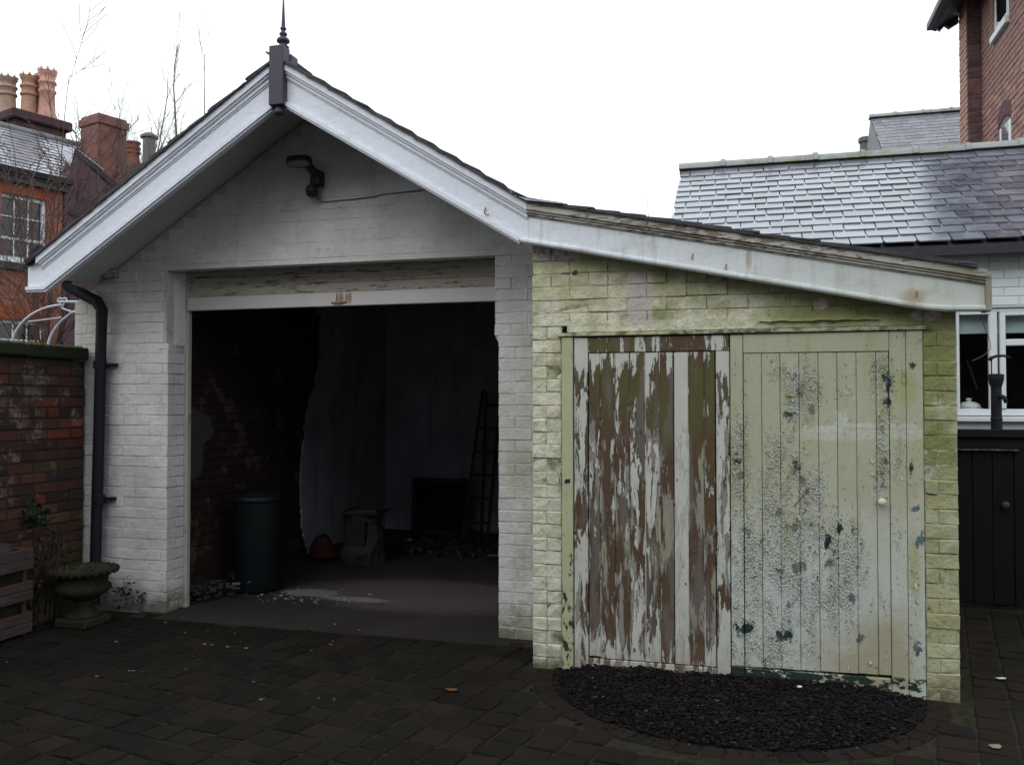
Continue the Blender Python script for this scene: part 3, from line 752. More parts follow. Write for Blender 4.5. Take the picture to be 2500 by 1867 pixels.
while z < 3.6:
    if z + CH <= zl + .01:
        xr = -4.145 if z < 1.93 else -4.185
        xq = max(-4.98, -4.8 + (z + CH + .06 - 2.487) / .636)
        sp += [(a, b, z, CH) for a, b in runs(xq, xr, row)]
        xl = -1.602 if z < 1.93 else -1.628
        sp += [(a, b, z, CH) for a, b in runs(xl, -1.30, row + 1)]
    else:
        # clipped by the rakes
        ztop = z + CH
        xa = -4.98 if ztop < 2.42 else -2.87 - (3.655 - ztop) / (1.228 / 1.93) + .02
        xb = -2.87 + (3.655 - ztop) / (1.01 / 1.625) - .02
        xa = max(xa, -4.98); xb = min(xb, -1.30)
        if xb - xa > .12: sp += [(a, b, z, CH) for a, b in runs(xa, xb, row)]
    z += CH; row += 1
spg = [q for q in sp if q[2] > zl - .08]; sp = [q for q in sp if q[2] <= zl - .08]
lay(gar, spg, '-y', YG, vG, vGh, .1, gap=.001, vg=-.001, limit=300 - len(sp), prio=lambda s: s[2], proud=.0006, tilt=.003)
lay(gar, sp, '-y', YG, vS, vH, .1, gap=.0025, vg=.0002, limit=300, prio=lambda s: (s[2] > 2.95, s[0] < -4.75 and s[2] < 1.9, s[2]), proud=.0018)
# smooth rendered lintel band, chamfers and stops on both arrises
MB().cbox(-4.163, -1.632, YG - .003, YG + .19, 2.562, 2.64, .004).build('lintel', M['gwhite'], gar)
w = MB(); w.prism_xy([(-4.187, YG + .001), (-4.152, YG + .14), (-4.147, YG + .2), (-4.187, YG + .2)], 1.975, 2.56)
w.prism([(-4.235, YG - .003, 1.945), (-4.147, YG - .003, 1.945), (-4.165, YG + .06, 1.985), (-4.190, YG + .003, 1.985)], (0, .04, 0))
w.build('chamfered_arris', M['gwhite'], gar)
w = MB(); w.prism_xy([(-1.632, YG + .2), (-1.632, YG + .03), (-1.60, YG + .002), (-1.60, YG + .2)], 1.985, 2.56)
w.prism([(-1.632, YG + .03, 1.985), (-1.60, YG - .002, 1.985), (-1.60, YG + .02, 1.93)], (0, .1, 0))
w.build('chamfered_arris', M['gwhite'], gar)
# brick reveal of the left pier (faces the bay)
vR = brick_variants(.218, .06, .068, M['gwhite'], 3); vRh = brick_variants(.1055, .06, .068, M['gwhite'], 3)
rs = []
for k in range(25):
    rs += [(YG + .012, YG + .20, k * CH, CH)] if k % 2 else [(YG + .012, YG + .118, k * CH, CH), (YG + .118, YG + .2, k * CH, CH)]
rr = MB()
for (a, b, zz, hh) in rs:
    rr.cbox(-4.21, -4.147 + random.uniform(-.002, .002), a + .0025, b - .0025, zz + .0025, zz + hh - .0025, .004)
rr.build('reveal_brickwork', M['gwhite'], gar)
# timber strip on the inner arris, planks and rail above the bay
MB().cbox(-4.165, -4.118, YG + .20, YG + .245, .0, 2.56, .004).build('frame_strip', M['strip'], gar)
YB = 5.715
for a, b in ((2.492, 2.60), (2.418, 2.49), (2.346, 2.416)):
    MB().cbox(-4.117, -1.62, YB + random.uniform(-.004, .004), YB + .03, a, b, .003, None, .001).build('header_board', M['hboard'], gar)
hr = MB().cbox(-4.117, -1.62, YB - .012, YB + .03, 2.243, 2.344, .004).build('header_rail', M['rail'], gar)
hk = MB()
for dx in (0, .075):
    hk.tube([(-2.87 + dx, YB - .014, 2.335), (-2.87 + dx, YB - .02, 2.29), (-2.87 + dx, YB - .032, 2.262)], .0035, 6)
hk.tube([(-2.91, YB - .016, 2.268), (-2.86, YB - .03, 2.262), (-2.80, YB - .016, 2.27)], .006, 6)
hk.build('rusty_hook', M['rust'], hr)
# side, back and inner walls
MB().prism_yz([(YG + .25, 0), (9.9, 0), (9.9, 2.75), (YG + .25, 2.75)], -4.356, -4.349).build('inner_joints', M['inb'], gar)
MB().prism_xz([(-4.72, -.05), (-4.36, -.05), (-4.36, roof_z(-4.36) - .07), (-4.72, roof_z(-4.72) - .07)], YG + .22, 10.1).build('side_wall', M['gmortar'], gar, org=(-4.5, 8, 0))
MB().box(-1.32, -1.26, YG + .221, 10.1, -.05, 2.66).build('side_wall', M['gmortar'], gar)
MB().prism_xz([(-4.35, -.05), (-1.32, -.05), (-1.32, roof_z(-1.32) - .08), (-2.87, 3.63), (-4.35, roof_z(-4.35) - .07)], 9.9, 10.1).build('back_wall', M['plaster'], gar)
# inner left wall: bare brick at the front, plaster towards the back with a ragged edge
ib = []
row = 0; z = 0
while z < 2.6:
    ib += [(a, b, z, CH) for a, b in runs(5.75, 8.5, row)]
    z += CH; row += 1
vI = brick_variants(.218, .02, .068, M['inb'], 5, .003); vIh = brick_variants(.1055, .02, .068, M['inb'], 3, .003)
for m_ in vI + vIh:
    for v in m_.vertices: v.co.y -= .0
ibp = MB()
for (a, b, zz, hh) in ib:
    ibp.cbox(-4.355, -4.338 + random.uniform(-.004, .004), a + .004, b - .004, zz + .004, zz + hh - .004, .003)
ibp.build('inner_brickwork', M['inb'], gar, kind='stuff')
def ragged(pts, amp=.03, n=5, closed=True):
    out = []
    for i in range(len(pts)):
        p, q = Vector(pts[i]), Vector(pts[(i + 1) % len(pts)])
        out.append(tuple(p))
        if not closed and i == len(pts) - 1: break
        for k in range(1, n): out.append(tuple(p.lerp(q, k / n) + Vector((random.uniform(-amp, amp), random.uniform(-amp, amp)))))
    return out
edge = [(8.0, .02), (7.85, .3), (7.82, .8), (7.86, 1.1), (7.93, 1.4), (8.12, 1.75), (8.20, 1.95), (8.24, 2.44), (8.1, 2.60), (7.9, 2.70)]
MB().prism_yz(ragged(edge, .022, 14, False) + [(9.9, 2.71), (9.9, .02)], -4.345, -4.322).build('plaster_coat', M['plaster'], gar)
MB().prism_yz(ragged([(5.8, .95), (5.8, 1.5), (6.1, 1.5), (6.32, 1.42), (6.37, 1.28), (6.22, 1.2), (6.2, .98), (6.0, .88)], .012, 9), -4.345, -4.325).build('plaster_patch', M['patch'], gar)
MB().prism_yz(ragged([(5.85, .25), (5.85, .75), (6.0, .7), (6.06, .32), (5.98, .2)], .01, 3), -4.345, -4.325).build('plaster_patch', M['patch'], gar)
MB().prism_yz(ragged([(5.8, 1.75), (5.8, 2.1), (5.98, 2.0), (6.02, 1.8)], .01, 3), -4.345, -4.325).build('plaster_patch', M['inb'], gar)
# --- roof: boarded deck with slates on top
dk = MB()
dk.prism_xz([(RL[0][0] - .0, RL[0][1] - .05), (-2.87, 3.665), (-2.87, 3.705), (RL[0][0], RL[0][1] - .01)], 4.93, 10.25)
dk.prism_xz([(-2.87, 3.665), (-1.245, 2.655), (-1.245, 2.695), (-2.87, 3.705)], 4.93, 10.25)
dk.build('roof', M['soffit'], gar)
SLM = [None] * 6
def slate_mesh(wd, ln, th, mat, n=7):
    out = []
    for _ in range(n):
        c1, c2 = (random.uniform(0, .025) if random.random() < .5 else 0.004), (random.uniform(0, .025) if random.random() < .35 else .004)
        j = lambda: random.uniform(-.003, .003)
        pts = [(-wd / 2 + c1, j(), 0), (-wd * .1, j() * 1.3, 0), (wd * .2, j() * 1.3, 0), (wd / 2 - c2, j(), 0), (wd / 2 + j() * .3, .02 + c2, 0), (wd / 2, ln, 0), (-wd / 2, ln, 0), (-wd / 2 + j() * .3, .02 + c1, 0)]
        out.append(MB().prism(pts, (0, 0, th)).mesh('slate', mat))
    return out
VS_ = []
def undercloak(p, q, par):
    m = MB(); n = 26
    for k in range(n):
        t0, t1 = k / n, (k + .97) / n; a = random.uniform(.010, .018)
        x0, x1 = p[0] + (q[0] - p[0]) * t0, p[0] + (q[0] - p[0]) * t1
        z0, z1 = p[1] + (q[1] - p[1]) * t0, p[1] + (q[1] - p[1]) * t1
        m.prism_xz([(x0, z0 + .003), (x1, z1 + .003), (x1, z1 + a), (x0, z0 + a * .7)], 4.846 + random.uniform(-.004, .004), 5.1)
    return m.build('undercloak', M['slate_dark'], par, kind='stuff')
def frame(u, v):
    u = Vector(u).normalized(); v = Vector(v); v = (v - u * v.dot(u)).normalized(); w_ = u.cross(v)
    return Matrix((u, v, w_)).transposed()
def slates(parent, o, u, v, U, V, wd, gauge, vis, limit, mat, th=.006, tilt=.035, lift=.002, prio=None, wob=.006, vgap=.006):
    """o lower-left corner on the deck, u along the eaves, v up the slope, U x V extent"""
    Fm = frame(u, v); eu = Fm.to_euler(); items = []
    rows = int(V / gauge)
    for r in range(rows):
        off = (wd / 2 if r % 2 else 0)
        k = 0; x = -off + wd / 2 + .02 * math.sin(r * 2.3)
        while x - wd / 2 < U - .02:
            a, b = max(x - wd / 2, 0), min(x + wd / 2, U)
            if b - a > .03: items.append((r, (a + b) / 2, b - a))
            x += wd
    if prio: items.sort(key=prio)
    ex = MB()
    for i, (r, x, w_) in enumerate(items):
        loc = Vector(o) + Fm @ Vector((x, r * gauge + random.uniform(-.004, .004), lift + th))
        rot = (Fm @ Matrix.Rotation(random.uniform(-.008, .008), 3, 'Z') @ Matrix.Rotation(-tilt + random.uniform(-wob, wob), 3, 'X'))
        m = random.choice(vis)
        s_ = ((w_ - vgap) / wd, 1, 1)
        if i < limit: inst('slate', m, parent, loc, rot.to_euler(), s_)
        else:
            MM = Matrix.Translation(loc) @ rot.to_4x4() @ Matrix.Diagonal((*s_, 1)); b = len(ex.v)
            ex.v += [tuple(MM @ q.co) for q in m.vertices]; ex.f += [tuple(k2 + b for k2 in p.vertices) for p in m.polygons]
    if ex.v: ex.build('slate_courses', mat, parent, kind='stuff')
vD = slate_mesh(.25, .30, .011, M['slate_dark'])
for (p, q, par) in ((RL[0], RL[1], gar), (RR[0], RR[1], gar), (RS[0], (1.12, 2.227), None)):
    VS_.append((p, q, par))
undercloak(*VS_[0]); undercloak(*VS_[1])
# left and right pitch: only the verge slates can be told apart, the rest is one covering
for (p, q) in ((RL[0], RL[1]), (RR[1], RR[0])):
    d = Vector((q[0] - p[0], 0, q[1] - p[1])); L_ = d.length; up = d.normalized(); along = Vector((0, -1, 0)) if p[0] < q[0] else Vector((0, 1, 0))
    oo = Vector((p[0], 10.25 if p[0] < q[0] else 4.845, p[1] + .010))
    if p[0] < q[0]: slates(gar, oo, along, up, 10.25 - 4.845, L_, .25, .17, vD, 24, M['slate_dark'], .008, .075, .004, prio=lambda t: (-round(t[1] / .3), t[0]))
    else: slates(gar, oo, along, up, 10.25 - 4.845, L_, .25, .17, vD, 24, M['slate_dark'], .008, .075, .004, prio=lambda t: (round(t[1] / .3), t[0]))
rt = MB()
for k in range(12):
    y0 = 4.93 + k * .45
    rt = MB().prism_xz([(-3.0, 3.66), (-2.87, 3.765), (-2.74, 3.66), (-2.76, 3.64), (-2.87, 3.735), (-2.98, 3.64)], y0, y0 + .445)
    rt.build('ridge_tile', M['lead'], gar)
# --- bargeboards
def vband(mb, p, q, a, b, y0, y1): mb.prism_xz([(p[0], p[1] - a), (q[0], q[1] - a), (q[0], q[1] - b), (p[0], p[1] - b)], y0, y1)
bl = MB()
tz = lambda x: lin(*RL, x)
bl.prism_xz([(-4.813, tz(-4.813) + .0), (-2.917, tz(-2.917)), (-2.917, tz(-2.917) - .262), (-4.668, 2.335), (-4.813, 2.335)], 4.90, 4.93)
bb = bl.build('bargeboard', M['barge'], gar)
c1 = MB(); P0, P1 = (-4.715, tz(-4.715) + .0), (-2.917, tz(-2.917) + .0)
vband(c1, P0, P1, -.004, .040, 4.862, 4.905); vband(c1, (-4.70, tz(-4.70)), P1, .040, .056, 4.874, 4.905); vband(c1, (-4.69, tz(-4.69)), P1, .056, .082, 4.886, 4.905); vband(c1, (-4.69, tz(-4.69)), P1, .086, .094, 4.893, 4.905)
c1.build('crown_moulding', M['barge'], bb)
c1 = MB(); c1.prism_xz([(-4.815, 2.345), (-4.668, 2.345), (-2.917, tz(-2.917) - .243), (-2.917, tz(-2.917) - .268), (-4.66, 2.322), (-4.815, 2.322)], 4.878, 4.93)
c1.prism_xz([(-4.815, 2.322), (-4.658, 2.322), (-2.917, tz(-2.917) - .268), (-2.917, tz(-2.917) - .282), (-4.655, 2.308), (-4.815, 2.308)], 4.890, 4.93)
c1.build('bead_moulding', M['barge'], bb)
tz = lambda x: lin(*RR, x)
br = MB(); br.prism_xz([(-2.82, tz(-2.82)), (-1.245, tz(-1.245)), (-1.293, tz(-1.245) - .202), (-2.82, tz(-2.82) - .255)], 4.90, 4.93)
bb = br.build('bargeboard', M['barge'], gar)
P0, P1 = (-2.82, tz(-2.82)), (-1.245, tz(-1.245))
c1 = MB(); vband(c1, P0, P1, -.006, .040, 4.862, 4.905); vband(c1, P0, P1, .040, .056, 4.874, 4.905); vband(c1, P0, P1, .056, .080, 4.886, 4.905); vband(c1, P0, P1, .084, .090, 4.893, 4.905)
c1.build('crown_moulding', M['barge'], bb)
c1 = MB(); c1.prism_xz([(-2.82, tz(-2.82) - .235), (-1.293, 2.515), (-1.293, 2.487), (-2.82, tz(-2.82) - .262)], 4.878, 4.93)
c1.prism_xz([(-2.82, tz(-2.82) - .262), (-1.293, 2.487), (-1.293, 2.474), (-2.82, tz(-2.82) - .276)], 4.890, 4.93)
c1.build('bead_moulding', M['barge'], bb)
hk = MB().tube([(-1.50, 4.893, 2.70), (-1.505, 4.880, 2.665), (-1.49, 4.880, 2.652), (-1.475, 4.885, 2.655)], .004, 6)
hk.build('bent_hook', M['rust'], bb)
# finial post and spike on the apex
fx, fy_ = -2.868, 4.872
fp = MB(); fp.cbox(fx - .05, fx + .05, fy_ - .03, fy_ + .06, 3.42, 3.80, .005)
fp.cbox(fx - .035, fx + .06, fy_ + .06, fy_ + .15, 3.66, 3.775, .01)
fpo = fp.build('finial_post', M['post_dark'], gar)
pd = MB().lathe([(.012, 3.365), (.03, 3.375), (.034, 3.39), (.024, 3.405), (.03, 3.42)], fx, fy_ + .015, 16); pd.build('pendant', M['post_dark'], fpo, smooth=True)
F_ = [(.034, 3.800), (.038, 3.812), (.022, 3.826), (.024, 3.832), (.040, 3.842), (.042, 3.853), (.034, 3.866), (.018, 3.874), (.017, 3.880), (.025, 3.888), (.026, 3.896), (.018, 3.906), (.012, 3.912), (.013, 3.918), (.020, 3.925), (.020, 3.932), (.013, 3.941), (.013, 3.95), (.010, 4.0), (.0065, 4.08), (.003, 4.17)]
MB().lathe(F_, fx + .012, fy_ + .04, 18).build('finial_spike', M['post_dark'], fpo, smooth=True)
# moulded timber cornice left, gutter and downpipe
MB().cbox(-4.90, -4.58, YG - .05, YG + .0, 2.485, 2.55, .006).build('cornice_block', M['hboard'], gar)
gt = MB()
for k in range(7):
    a0 = math.pi + k * math.pi / 7; a1 = math.pi + (k + 1) * math.pi / 7
    pts = [(-4.84 + .055 * math.cos(a0), 2.50 + .055 * math.sin(a0)), (-4.84 + .055 * math.cos(a1), 2.50 + .055 * math.sin(a1)), (-4.84 + .051 * math.cos(a1), 2.50 + .051 * math.sin(a1)), (-4.84 + .051 * math.cos(a0), 2.50 + .051 * math.sin(a0))]
    gt.prism_xz(pts, 4.94, 10.2)
gt.prism_xz([(-4.81, 2.50), (-4.77, 2.58), (-4.70, 2.63), (-4.68, 2.59), (-4.78, 2.49)], 4.87, 4.93)
gt.build('gutter', M['iron'], gar)
px = -4.70
dp = MB().tube([(-4.97, YG - .10, 2.475), (-4.955, YG - .085, 2.42), (-4.80, YG - .075, 2.345), (-4.715, YG - .072, 2.305), (-4.672, YG - .07, 2.24), (-4.675, YG - .07, 2.12), (-4.690, YG - .07, 1.2), (-4.712, YG - .07, .05)], [.045, .042, .043, .045, .044, .040, .040, .040], 14)
dpo = dp.build('downpipe', M['iron'], gar); smooth_angle(dpo, 50)
for z_ in (1.83, .83):
    b_ = MB().tube([(-4.685, YG - .07, z_ - .03), (-4.685, YG - .07, z_ + .03)], .047, 14); b_.box(-4.74, -4.58, YG - .045, YG - .004, z_ - .011, z_ + .011)
    b_.build('bracket', M['iron'], dpo)

# ================================================================== SHED
shed = thing('lean_to_shed', (-.1, 6, 0), 'lean-to brick shed with algae-green cream paint against the garage', 'shed')
YS = 5.0
w = MB()
w.prism_xz([(-1.24, -.05), (-1.066, -.05), (-1.066, 2.03), (-1.24, 2.03)], YS + .005, YS + .2)
w.prism_xz([(.885, -.05), (1.045, -.05), (1.045, 2.03), (.885, 2.03)], YS + .005, YS + .2)
w.prism_xz([(-1.24, 2.03), (1.045, 2.03), (1.045, roof_z(1.045) - .03), (-1.24, roof_z(-1.24) - .05)], YS + .005, YS + .2)
w.build('front_wall', M['smortar'], shed)
vS = brick_variants(.218, .10, .068, M['shed'], 12, .0045, .0032); vH = brick_variants(.1055, .10, .068, M['shed'], 8, .0045, .0032)
sp = []; z = -.02; row = 0; HH = .0775
while z < 2.6:
    if z + HH < 2.035:
        l_ = [(-1.242, -1.155), (-1.155, -1.067)] if row % 2 else [(-1.242, -1.067)]
        if row % 4 == 2: l_ = [(-1.242, -1.155), (-1.155, -1.067)]
        if row < 5 and row % 2 == 0: l_ = [(-1.242, -1.158), (-1.158, -1.067)]
        sp += [(a, b, z, HH) for a, b in l_]
        if z > 1.94: sp[-1] = (sp[-1][0], -1.034, z, HH)
        r_ = [(.886, 1.046)] if row % 2 else [(.886, .952), (.952, 1.046)]
        sp += [(a, b, z, HH) for a, b in r_]
    else:
        xe = 1.046
        # clipped under the barge
        xe = min(1.046, -1.245 + (2.675 - (z + HH)) / (.49 / 2.425))
        sp += [(a, b, z, HH) for a, b in runs(-1.242, xe, row, header_every=5)] if xe > -1.1 else []
    z += HH; row += 1
lay(shed, sp, '-y', YS, vS, vH, .1, gap=.0035, vg=.001, limit=300, proud=.0045, tilt=.016)
# lintel and drip ledge
lt = MB().cbox(-1.032, .885, YS - .004, YS + .12, 1.955, 2.022, .005, None, .001); lt.build('lintel', M['shed'], shed)
MB().cbox(-1.085, .925, YS - .022, YS + .1, 1.934, 1.953, .003, None, .001).build('drip_ledge', M['ledge'], shed)
# big curl of lifting paint on the lintel
pc = MB()
xs = [.05 + i * .028 for i in range(23)]
prev = None
for i, x in enumerate(xs):
    dz = .022 * abs(mnoise.noise(Vector((x * 9, 0, 0)))) + .006; dy = .034 * (.3 + abs(mnoise.noise(Vector((x * 13, 4, 0)))))
    a = Vector((x, YS - .0055, 1.992 + dz + .006)); b = Vector((x, YS - .0055 - dy * .6, 1.992 + dz - .006)); c = Vector((x, YS - .006 - dy, 1.987 + dz * .6))
    cur = (a, b, c)
    if prev: pc.add([*prev, *cur], [(0, 3, 4, 1), (1, 4, 5, 2)])
    prev = cur
pc.build('paint_curl', M['shed'], shed)
# other walls of the shed
MB().prism_xz([(.93, -.05), (1.045, -.05), (1.045, 2.16), (.93, 2.17)], YS + .2, 7.3).build('side_wall', M['shed'], shed, org=(1, 6, 0))
MB().box(-1.24, 1.045, 7.2, 7.3, -.05, 2.15).build('back_wall', M['shed'], shed)
MB().box(-1.24, -1.18, YS + .2, 7.2, -.05, 2.6).build('side_wall', M['shed'], shed)
MB().prism_xz([(-1.245, 2.655), (1.16, 2.175), (1.16, 2.205), (-1.245, 2.695)], 4.93, 7.5).build('roof', M['soffit'], shed)
d = Vector((RS[0][0] - RS[1][0] + .06, 0, RS[0][1] - RS[1][1] - .012)); 
slates(shed, Vector((RS[1][0] - .06, 4.85, RS[1][1] + .022)), Vector((0, 1, 0)), d.normalized(), 2.6, d.length - .05, .25, .155, vD, 30, M['slate_dark'], .007, .06, .003, prio=lambda t: (round(t[1] / .3), t[0]))
MB().prism_xz([(-1.30, 2.745), (-1.14, 2.712), (-1.02, 2.688), (-1.02, 2.68), (-1.14, 2.70), (-1.24, 2.715), (-1.33, 2.765), (-1.34, 2.78)], 4.835, 5.1).build('lead_flashing', M['lead'], shed)
undercloak(RS[0], (1.12, 2.227), shed)
# lean-to bargeboard
tz = lambda x: lin(*RS, x)
bs = MB().prism_xz([(-1.245, tz(-1.245)), (1.158, tz(1.158)), (1.158, 2.035), (.985, 2.04), (.8, 2.065), (-1.293, 2.503)], 4.90, 4.93).build('bargeboard', M['barge_d'], shed)
P0, P1 = (-1.245, tz(-1.245)), (1.165, tz(1.165))
c1 = MB(); vband(c1, P0, P1, -.004, .036, 4.862, 4.905); c1.build('crown_moulding', M['mould_d'], bs)
c1 = MB(); vband(c1, P0, P1, .037, .050, 4.874, 4.905); vband(c1, P0, P1, .052, .064, 4.883, 4.905); vband(c1, P0, P1, .066, .072, 4.892, 4.905); c1.build('fillet_moulding', M['mould_d'], bs)
bd = MB()
path = [(-1.290, 2.500), (-.5, 2.334), (.3, 2.167), (.8, 2.060), (.90, 2.042), (.985, 2.034), (1.18, 2.030)]
prv = None
prof = [(-.024, .0, .010), (-.02, -.0, -.016), (0, 0, -.016)]
ring = [(4.902, .012), (4.886, .013), (4.876, .004), (4.876, -.008), (4.884, -.017), (4.902, -.019)]
for i, (x, z_) in enumerate(path):
    b = len(bd.v)
    for (yy, dz) in ring: bd.v.append((x, yy, z_ + dz))
    if i:
        for k in range(len(ring)): bd.f.append((b - 6 + k, b - 6 + (k + 1) % 6, b + (k + 1) % 6, b + k))
bd.f.append(tuple(range(6))); bd.f.append(tuple(range(len(bd.v) - 6, len(bd.v))))
bd.build('bead_moulding', M['barge_d'], bs)
MB().cbox(1.158, 1.186, 4.872, 4.99, 2.012, 2.205, .004).build('end_block', M['mould_d'], bs)
nl = MB()
for (x, z_) in ((-.12, 2.295), (.84, 2.115), (-.30, 2.36)): nl.tube([(x, 4.90, z_ + .012), (x - .004, 4.888, z_ - .018)], .004, 6)
nl.build('rusty_nail', M['rust'], bs)

# --- frame post and the two doors
MB().cbox(-1.064, -.996, YS - .012, YS + .07, -.01, 1.931, .004, None, .001).build('frame_post', M['post'], shed)
MB().box(-.995, .888, YS + .05, YS + .08, -.02, 1.955).build('inner_lining', M['room'], shed)
yf = YS - .006
def door(label):
    o = bpy.data.objects.new('door', None); link(o, shed, Vector((-.5, YS, 0))); o['label'] = label; return o
dl = door('left leaf with bare brown wood and mauve primer under ragged white paint')
def member(name, x0, x1, z0, z1, mat, par, y=yf, th=.032, c=.003):
    return MB().cbox(x0, x1, y, y + th, z0, z1, c, None, .0006).build(name, mat, par)
member('top_rail', -.906, -.112, 1.838, 1.925, M['peel_rail'], dl)
member('bottom_rail', -.906, -.186, -.012, .073, M['peel_rail'], dl)
member('stile', -.990, -.909, -.012, 1.925, M['peel_more'], dl)
member('stile', -.183, -.110, -.022, 1.835, M['peel_more'], dl)
ed = [-.907, -.836, -.752, -.667, -.578, -.497, -.416, -.334, -.248, -.186]
for i in range(len(ed) - 1):
    a, b = ed[i], ed[i + 1]
    z0 = .077 if b > -.8 else .085
    member('board', a + .0025, b - .0025, z0, 1.834, M['peel_full'] if i == 6 else M['peel'], dl, yf + .005 + random.uniform(-.001, .001), .02, .004)
    if 0 < i and i != 6: member('bead', a - .0026, a + .0026, z0, 1.834, M['peel_bead'], dl, yf + .0075, .02, .0015)
dr = door('right leaf with cream paint crazed and flaking over teal')
member('stile', -.105, -.037, -.02, 1.925, M['craze'], dr)
member('top_rail', -.034, .716, 1.822, 1.928, M['craze'], dr)
member('bottom_rail', -.034, .716, -.005, .088, M['craze'], dr)
ed = [-.034, .063, .161, .260, .359, .456, .553, .652, .716]
for i in range(len(ed) - 1):
    member('board', ed[i] + .0012, ed[i + 1] - .0012, .091 + .002 * i, 1.819, M['craze'], dr, yf + .004 + random.uniform(-.001, .001), .02, .0028)
member('board', .7185, .799, -.008, 1.929, M['craze'], dr, yf + .001)
member('stile', .801, .881, -.012, 1.930, M['craze'], dr, yf - .001)
Mk = Matrix.Translation((.671, yf, 1.023)) @ Matrix.Rotation(R(90), 4, 'X')
MB().lathe([(.016, 0), (.016, .004), (.009, .008), (.008, .02), (.018, .028), (.021, .036), (.016, .045), (.006, .048)], 0, 0, 16, Mk).build('knob', M['knob'], dr, smooth=True)
MB().cbox(.19, .235, yf - .01, yf - .001, 1.583, 1.592, .002, Matrix.Translation((.21, 0, 1.587)) @ Matrix.Rotation(R(14), 4, 'Y') @ Matrix.Translation((-.21, 0, -1.587))).build('turn_button', M['yellow'], dr)
MB().cbox(-.004, .004, yf - .012, yf + .002, 1.5, 1.58, .002, Matrix.Translation((.787, 0, .15))).build('hinge_strip', M['post'], dr)
# curled flakes standing off the right door
fk = MB()
cent = [(.0, .7, .10, .35), (.22, 1.15, .08, .3), (.1, .3, .25, .15), (.45, .62, .13, .16), (.40, .80, .05, .1), (.33, .95, .07, .18), (.68, 1.62, .03, .13), (.66, 1.25, .03, .12), (.30, 1.6, .06, .1), (.84, .75, .025, .25), (-.07, 1.2, .02, .25), (.5, .85, .06, .15), (.3, .2, .3, .06), (.83, 1.2, .02, .3)]
for k in range(750):
    cx_, cz_, sx_, sz_ = random.choice(cent)
    x = random.gauss(cx_, sx_); z_ = random.gauss(cz_, sz_)
    if not (-.10 < x < .875 and .02 < z_ < 1.9): continue
    s_ = random.uniform(.004, .012) * (2.2 if random.random() < .07 else 1); t = random.uniform(-.9, .9) + (math.pi if random.random() < .25 else 0)
    wv, hv = s_ * random.uniform(.5, 1.1), s_ * random.uniform(.6, 1.4)
    cu = random.uniform(.15, .6)
    pts = []
    for j in range(4):
        q = j / 3; ww = wv * (1 - .45 * q + random.uniform(-.15, .15))
        for s2 in (-1, 1):
            lx = s2 * ww / 2; lz = -hv * (q - .5); ly = -hv * cu * q * q * 1.5 - .0006
            pts.append((x + lx * math.cos(t) - lz * math.sin(t), yf + .002 + ly, z_ + lx * math.sin(t) + lz * math.cos(t)))
    fk.add(pts, [(0, 1, 3, 2), (2, 3, 5, 4), (4, 5, 7, 6)])
fk.build('paint_flakes', M['craze'], dr, kind='stuff')
MB().tube([(.225, yf - .001, .98), (.25, yf - .002, 1.01), (.30, yf - .001, 1.075)], .002, 5).build('scratch', M['post_dark'], dr)
fk = MB()
for k in range(90):
    x = random.uniform(-.98, -.12); z_ = random.uniform(.05, 1.85); hv = random.uniform(.008, .03); wv = random.uniform(.004, .010); q_ = random.choice((-1, 1))
    pts = []
    for j in range(4):
        q = j / 3
        pts += [(x, yf + .0025 - .0003, z_ + hv * (q - .5)), (x + q_ * wv * (.6 + random.random() * .6), yf + .002 - wv * random.uniform(.3, .7), z_ + hv * (q - .5) + random.uniform(-.002, .002))]
    fk.add(pts, [(0, 1, 3, 2), (2, 3, 5, 4), (4, 5, 7, 6)])
fk.build('paint_flakes', M['peel_more'], dl, kind='stuff')
hk = MB().tube([(-1.075, YS - .008, 1.155), (-1.075, YS - .02, 1.13), (-1.078, YS - .012, 1.07), (-1.085, YS - .02, 1.05), (-1.07, YS - .025, 1.045)], .004, 6)
hk.box(-1.088, -1.066, YS - .009, YS + .002, 1.135, 1.165); hk.build('hook_latch', M['smortar'], shed)
ho = MB()
for (x, z_, a, b) in ((-1.03, 1.09, .018, .014), (-.985, 2.31, .014, .012)):
    ho.prism_xz([(x - a, z_ - b), (x + a * .8, z_ - b * .7), (x + a, z_ + b), (x - a * .6, z_ + b * .8)], YS - .0145 if x < -1 else YS - .006, YS + .01)
ho.build('broken_hole', M['dark'], shed)

# ================================================================== FLOODLIGHT
lp = thing('security_light', (-2.93, YG, 3.0), 'black security light with oval head on the gable wall', 'lamp')
Ml = Matrix.Translation((-2.975, YG - .19, 3.19)) @ Matrix.Rotation(R(-24), 4, 'X')
def oval(rx, ry, z0, z1, n=28):
    m = MB(); m.prism([Ml @ Vector((math.copysign(abs(math.cos(t)) ** .6, math.cos(t)) * rx, math.copysign(abs(math.sin(t)) ** .7, math.sin(t)) * ry, z0)) for t in [2 * math.pi * k / n for k in range(n)]], Ml.to_3x3() @ Vector((0, 0, z1 - z0))); return m
oval(.092, .046, -.006, .03).build('lamp_housing', M['lampb'], lp)
oval(.077, .033, -.012, -.005).build('lens', M['lens'], lp)
MB().cbox(-2.950, -2.872, YG - .085, YG - .004, 3.06, 3.165, .008).build('mounting_box', M['lampb'], lp)
MB().tube([(-2.92, YG - .16, 3.18), (-2.91, YG - .10, 3.15), (-2.91, YG - .06, 3.12)], .03, 10).build('arm', M['lampb'], lp)
MB().lathe([(.012, -.05), (.034, -.04), (.044, -.012), (.044, .012), (.034, .03), (.015, .04)], 0, 0, 14, Matrix.Translation((-2.935, YG - .075, 3.025))).build('motion_sensor', M['lampb'], lp, smooth=True)
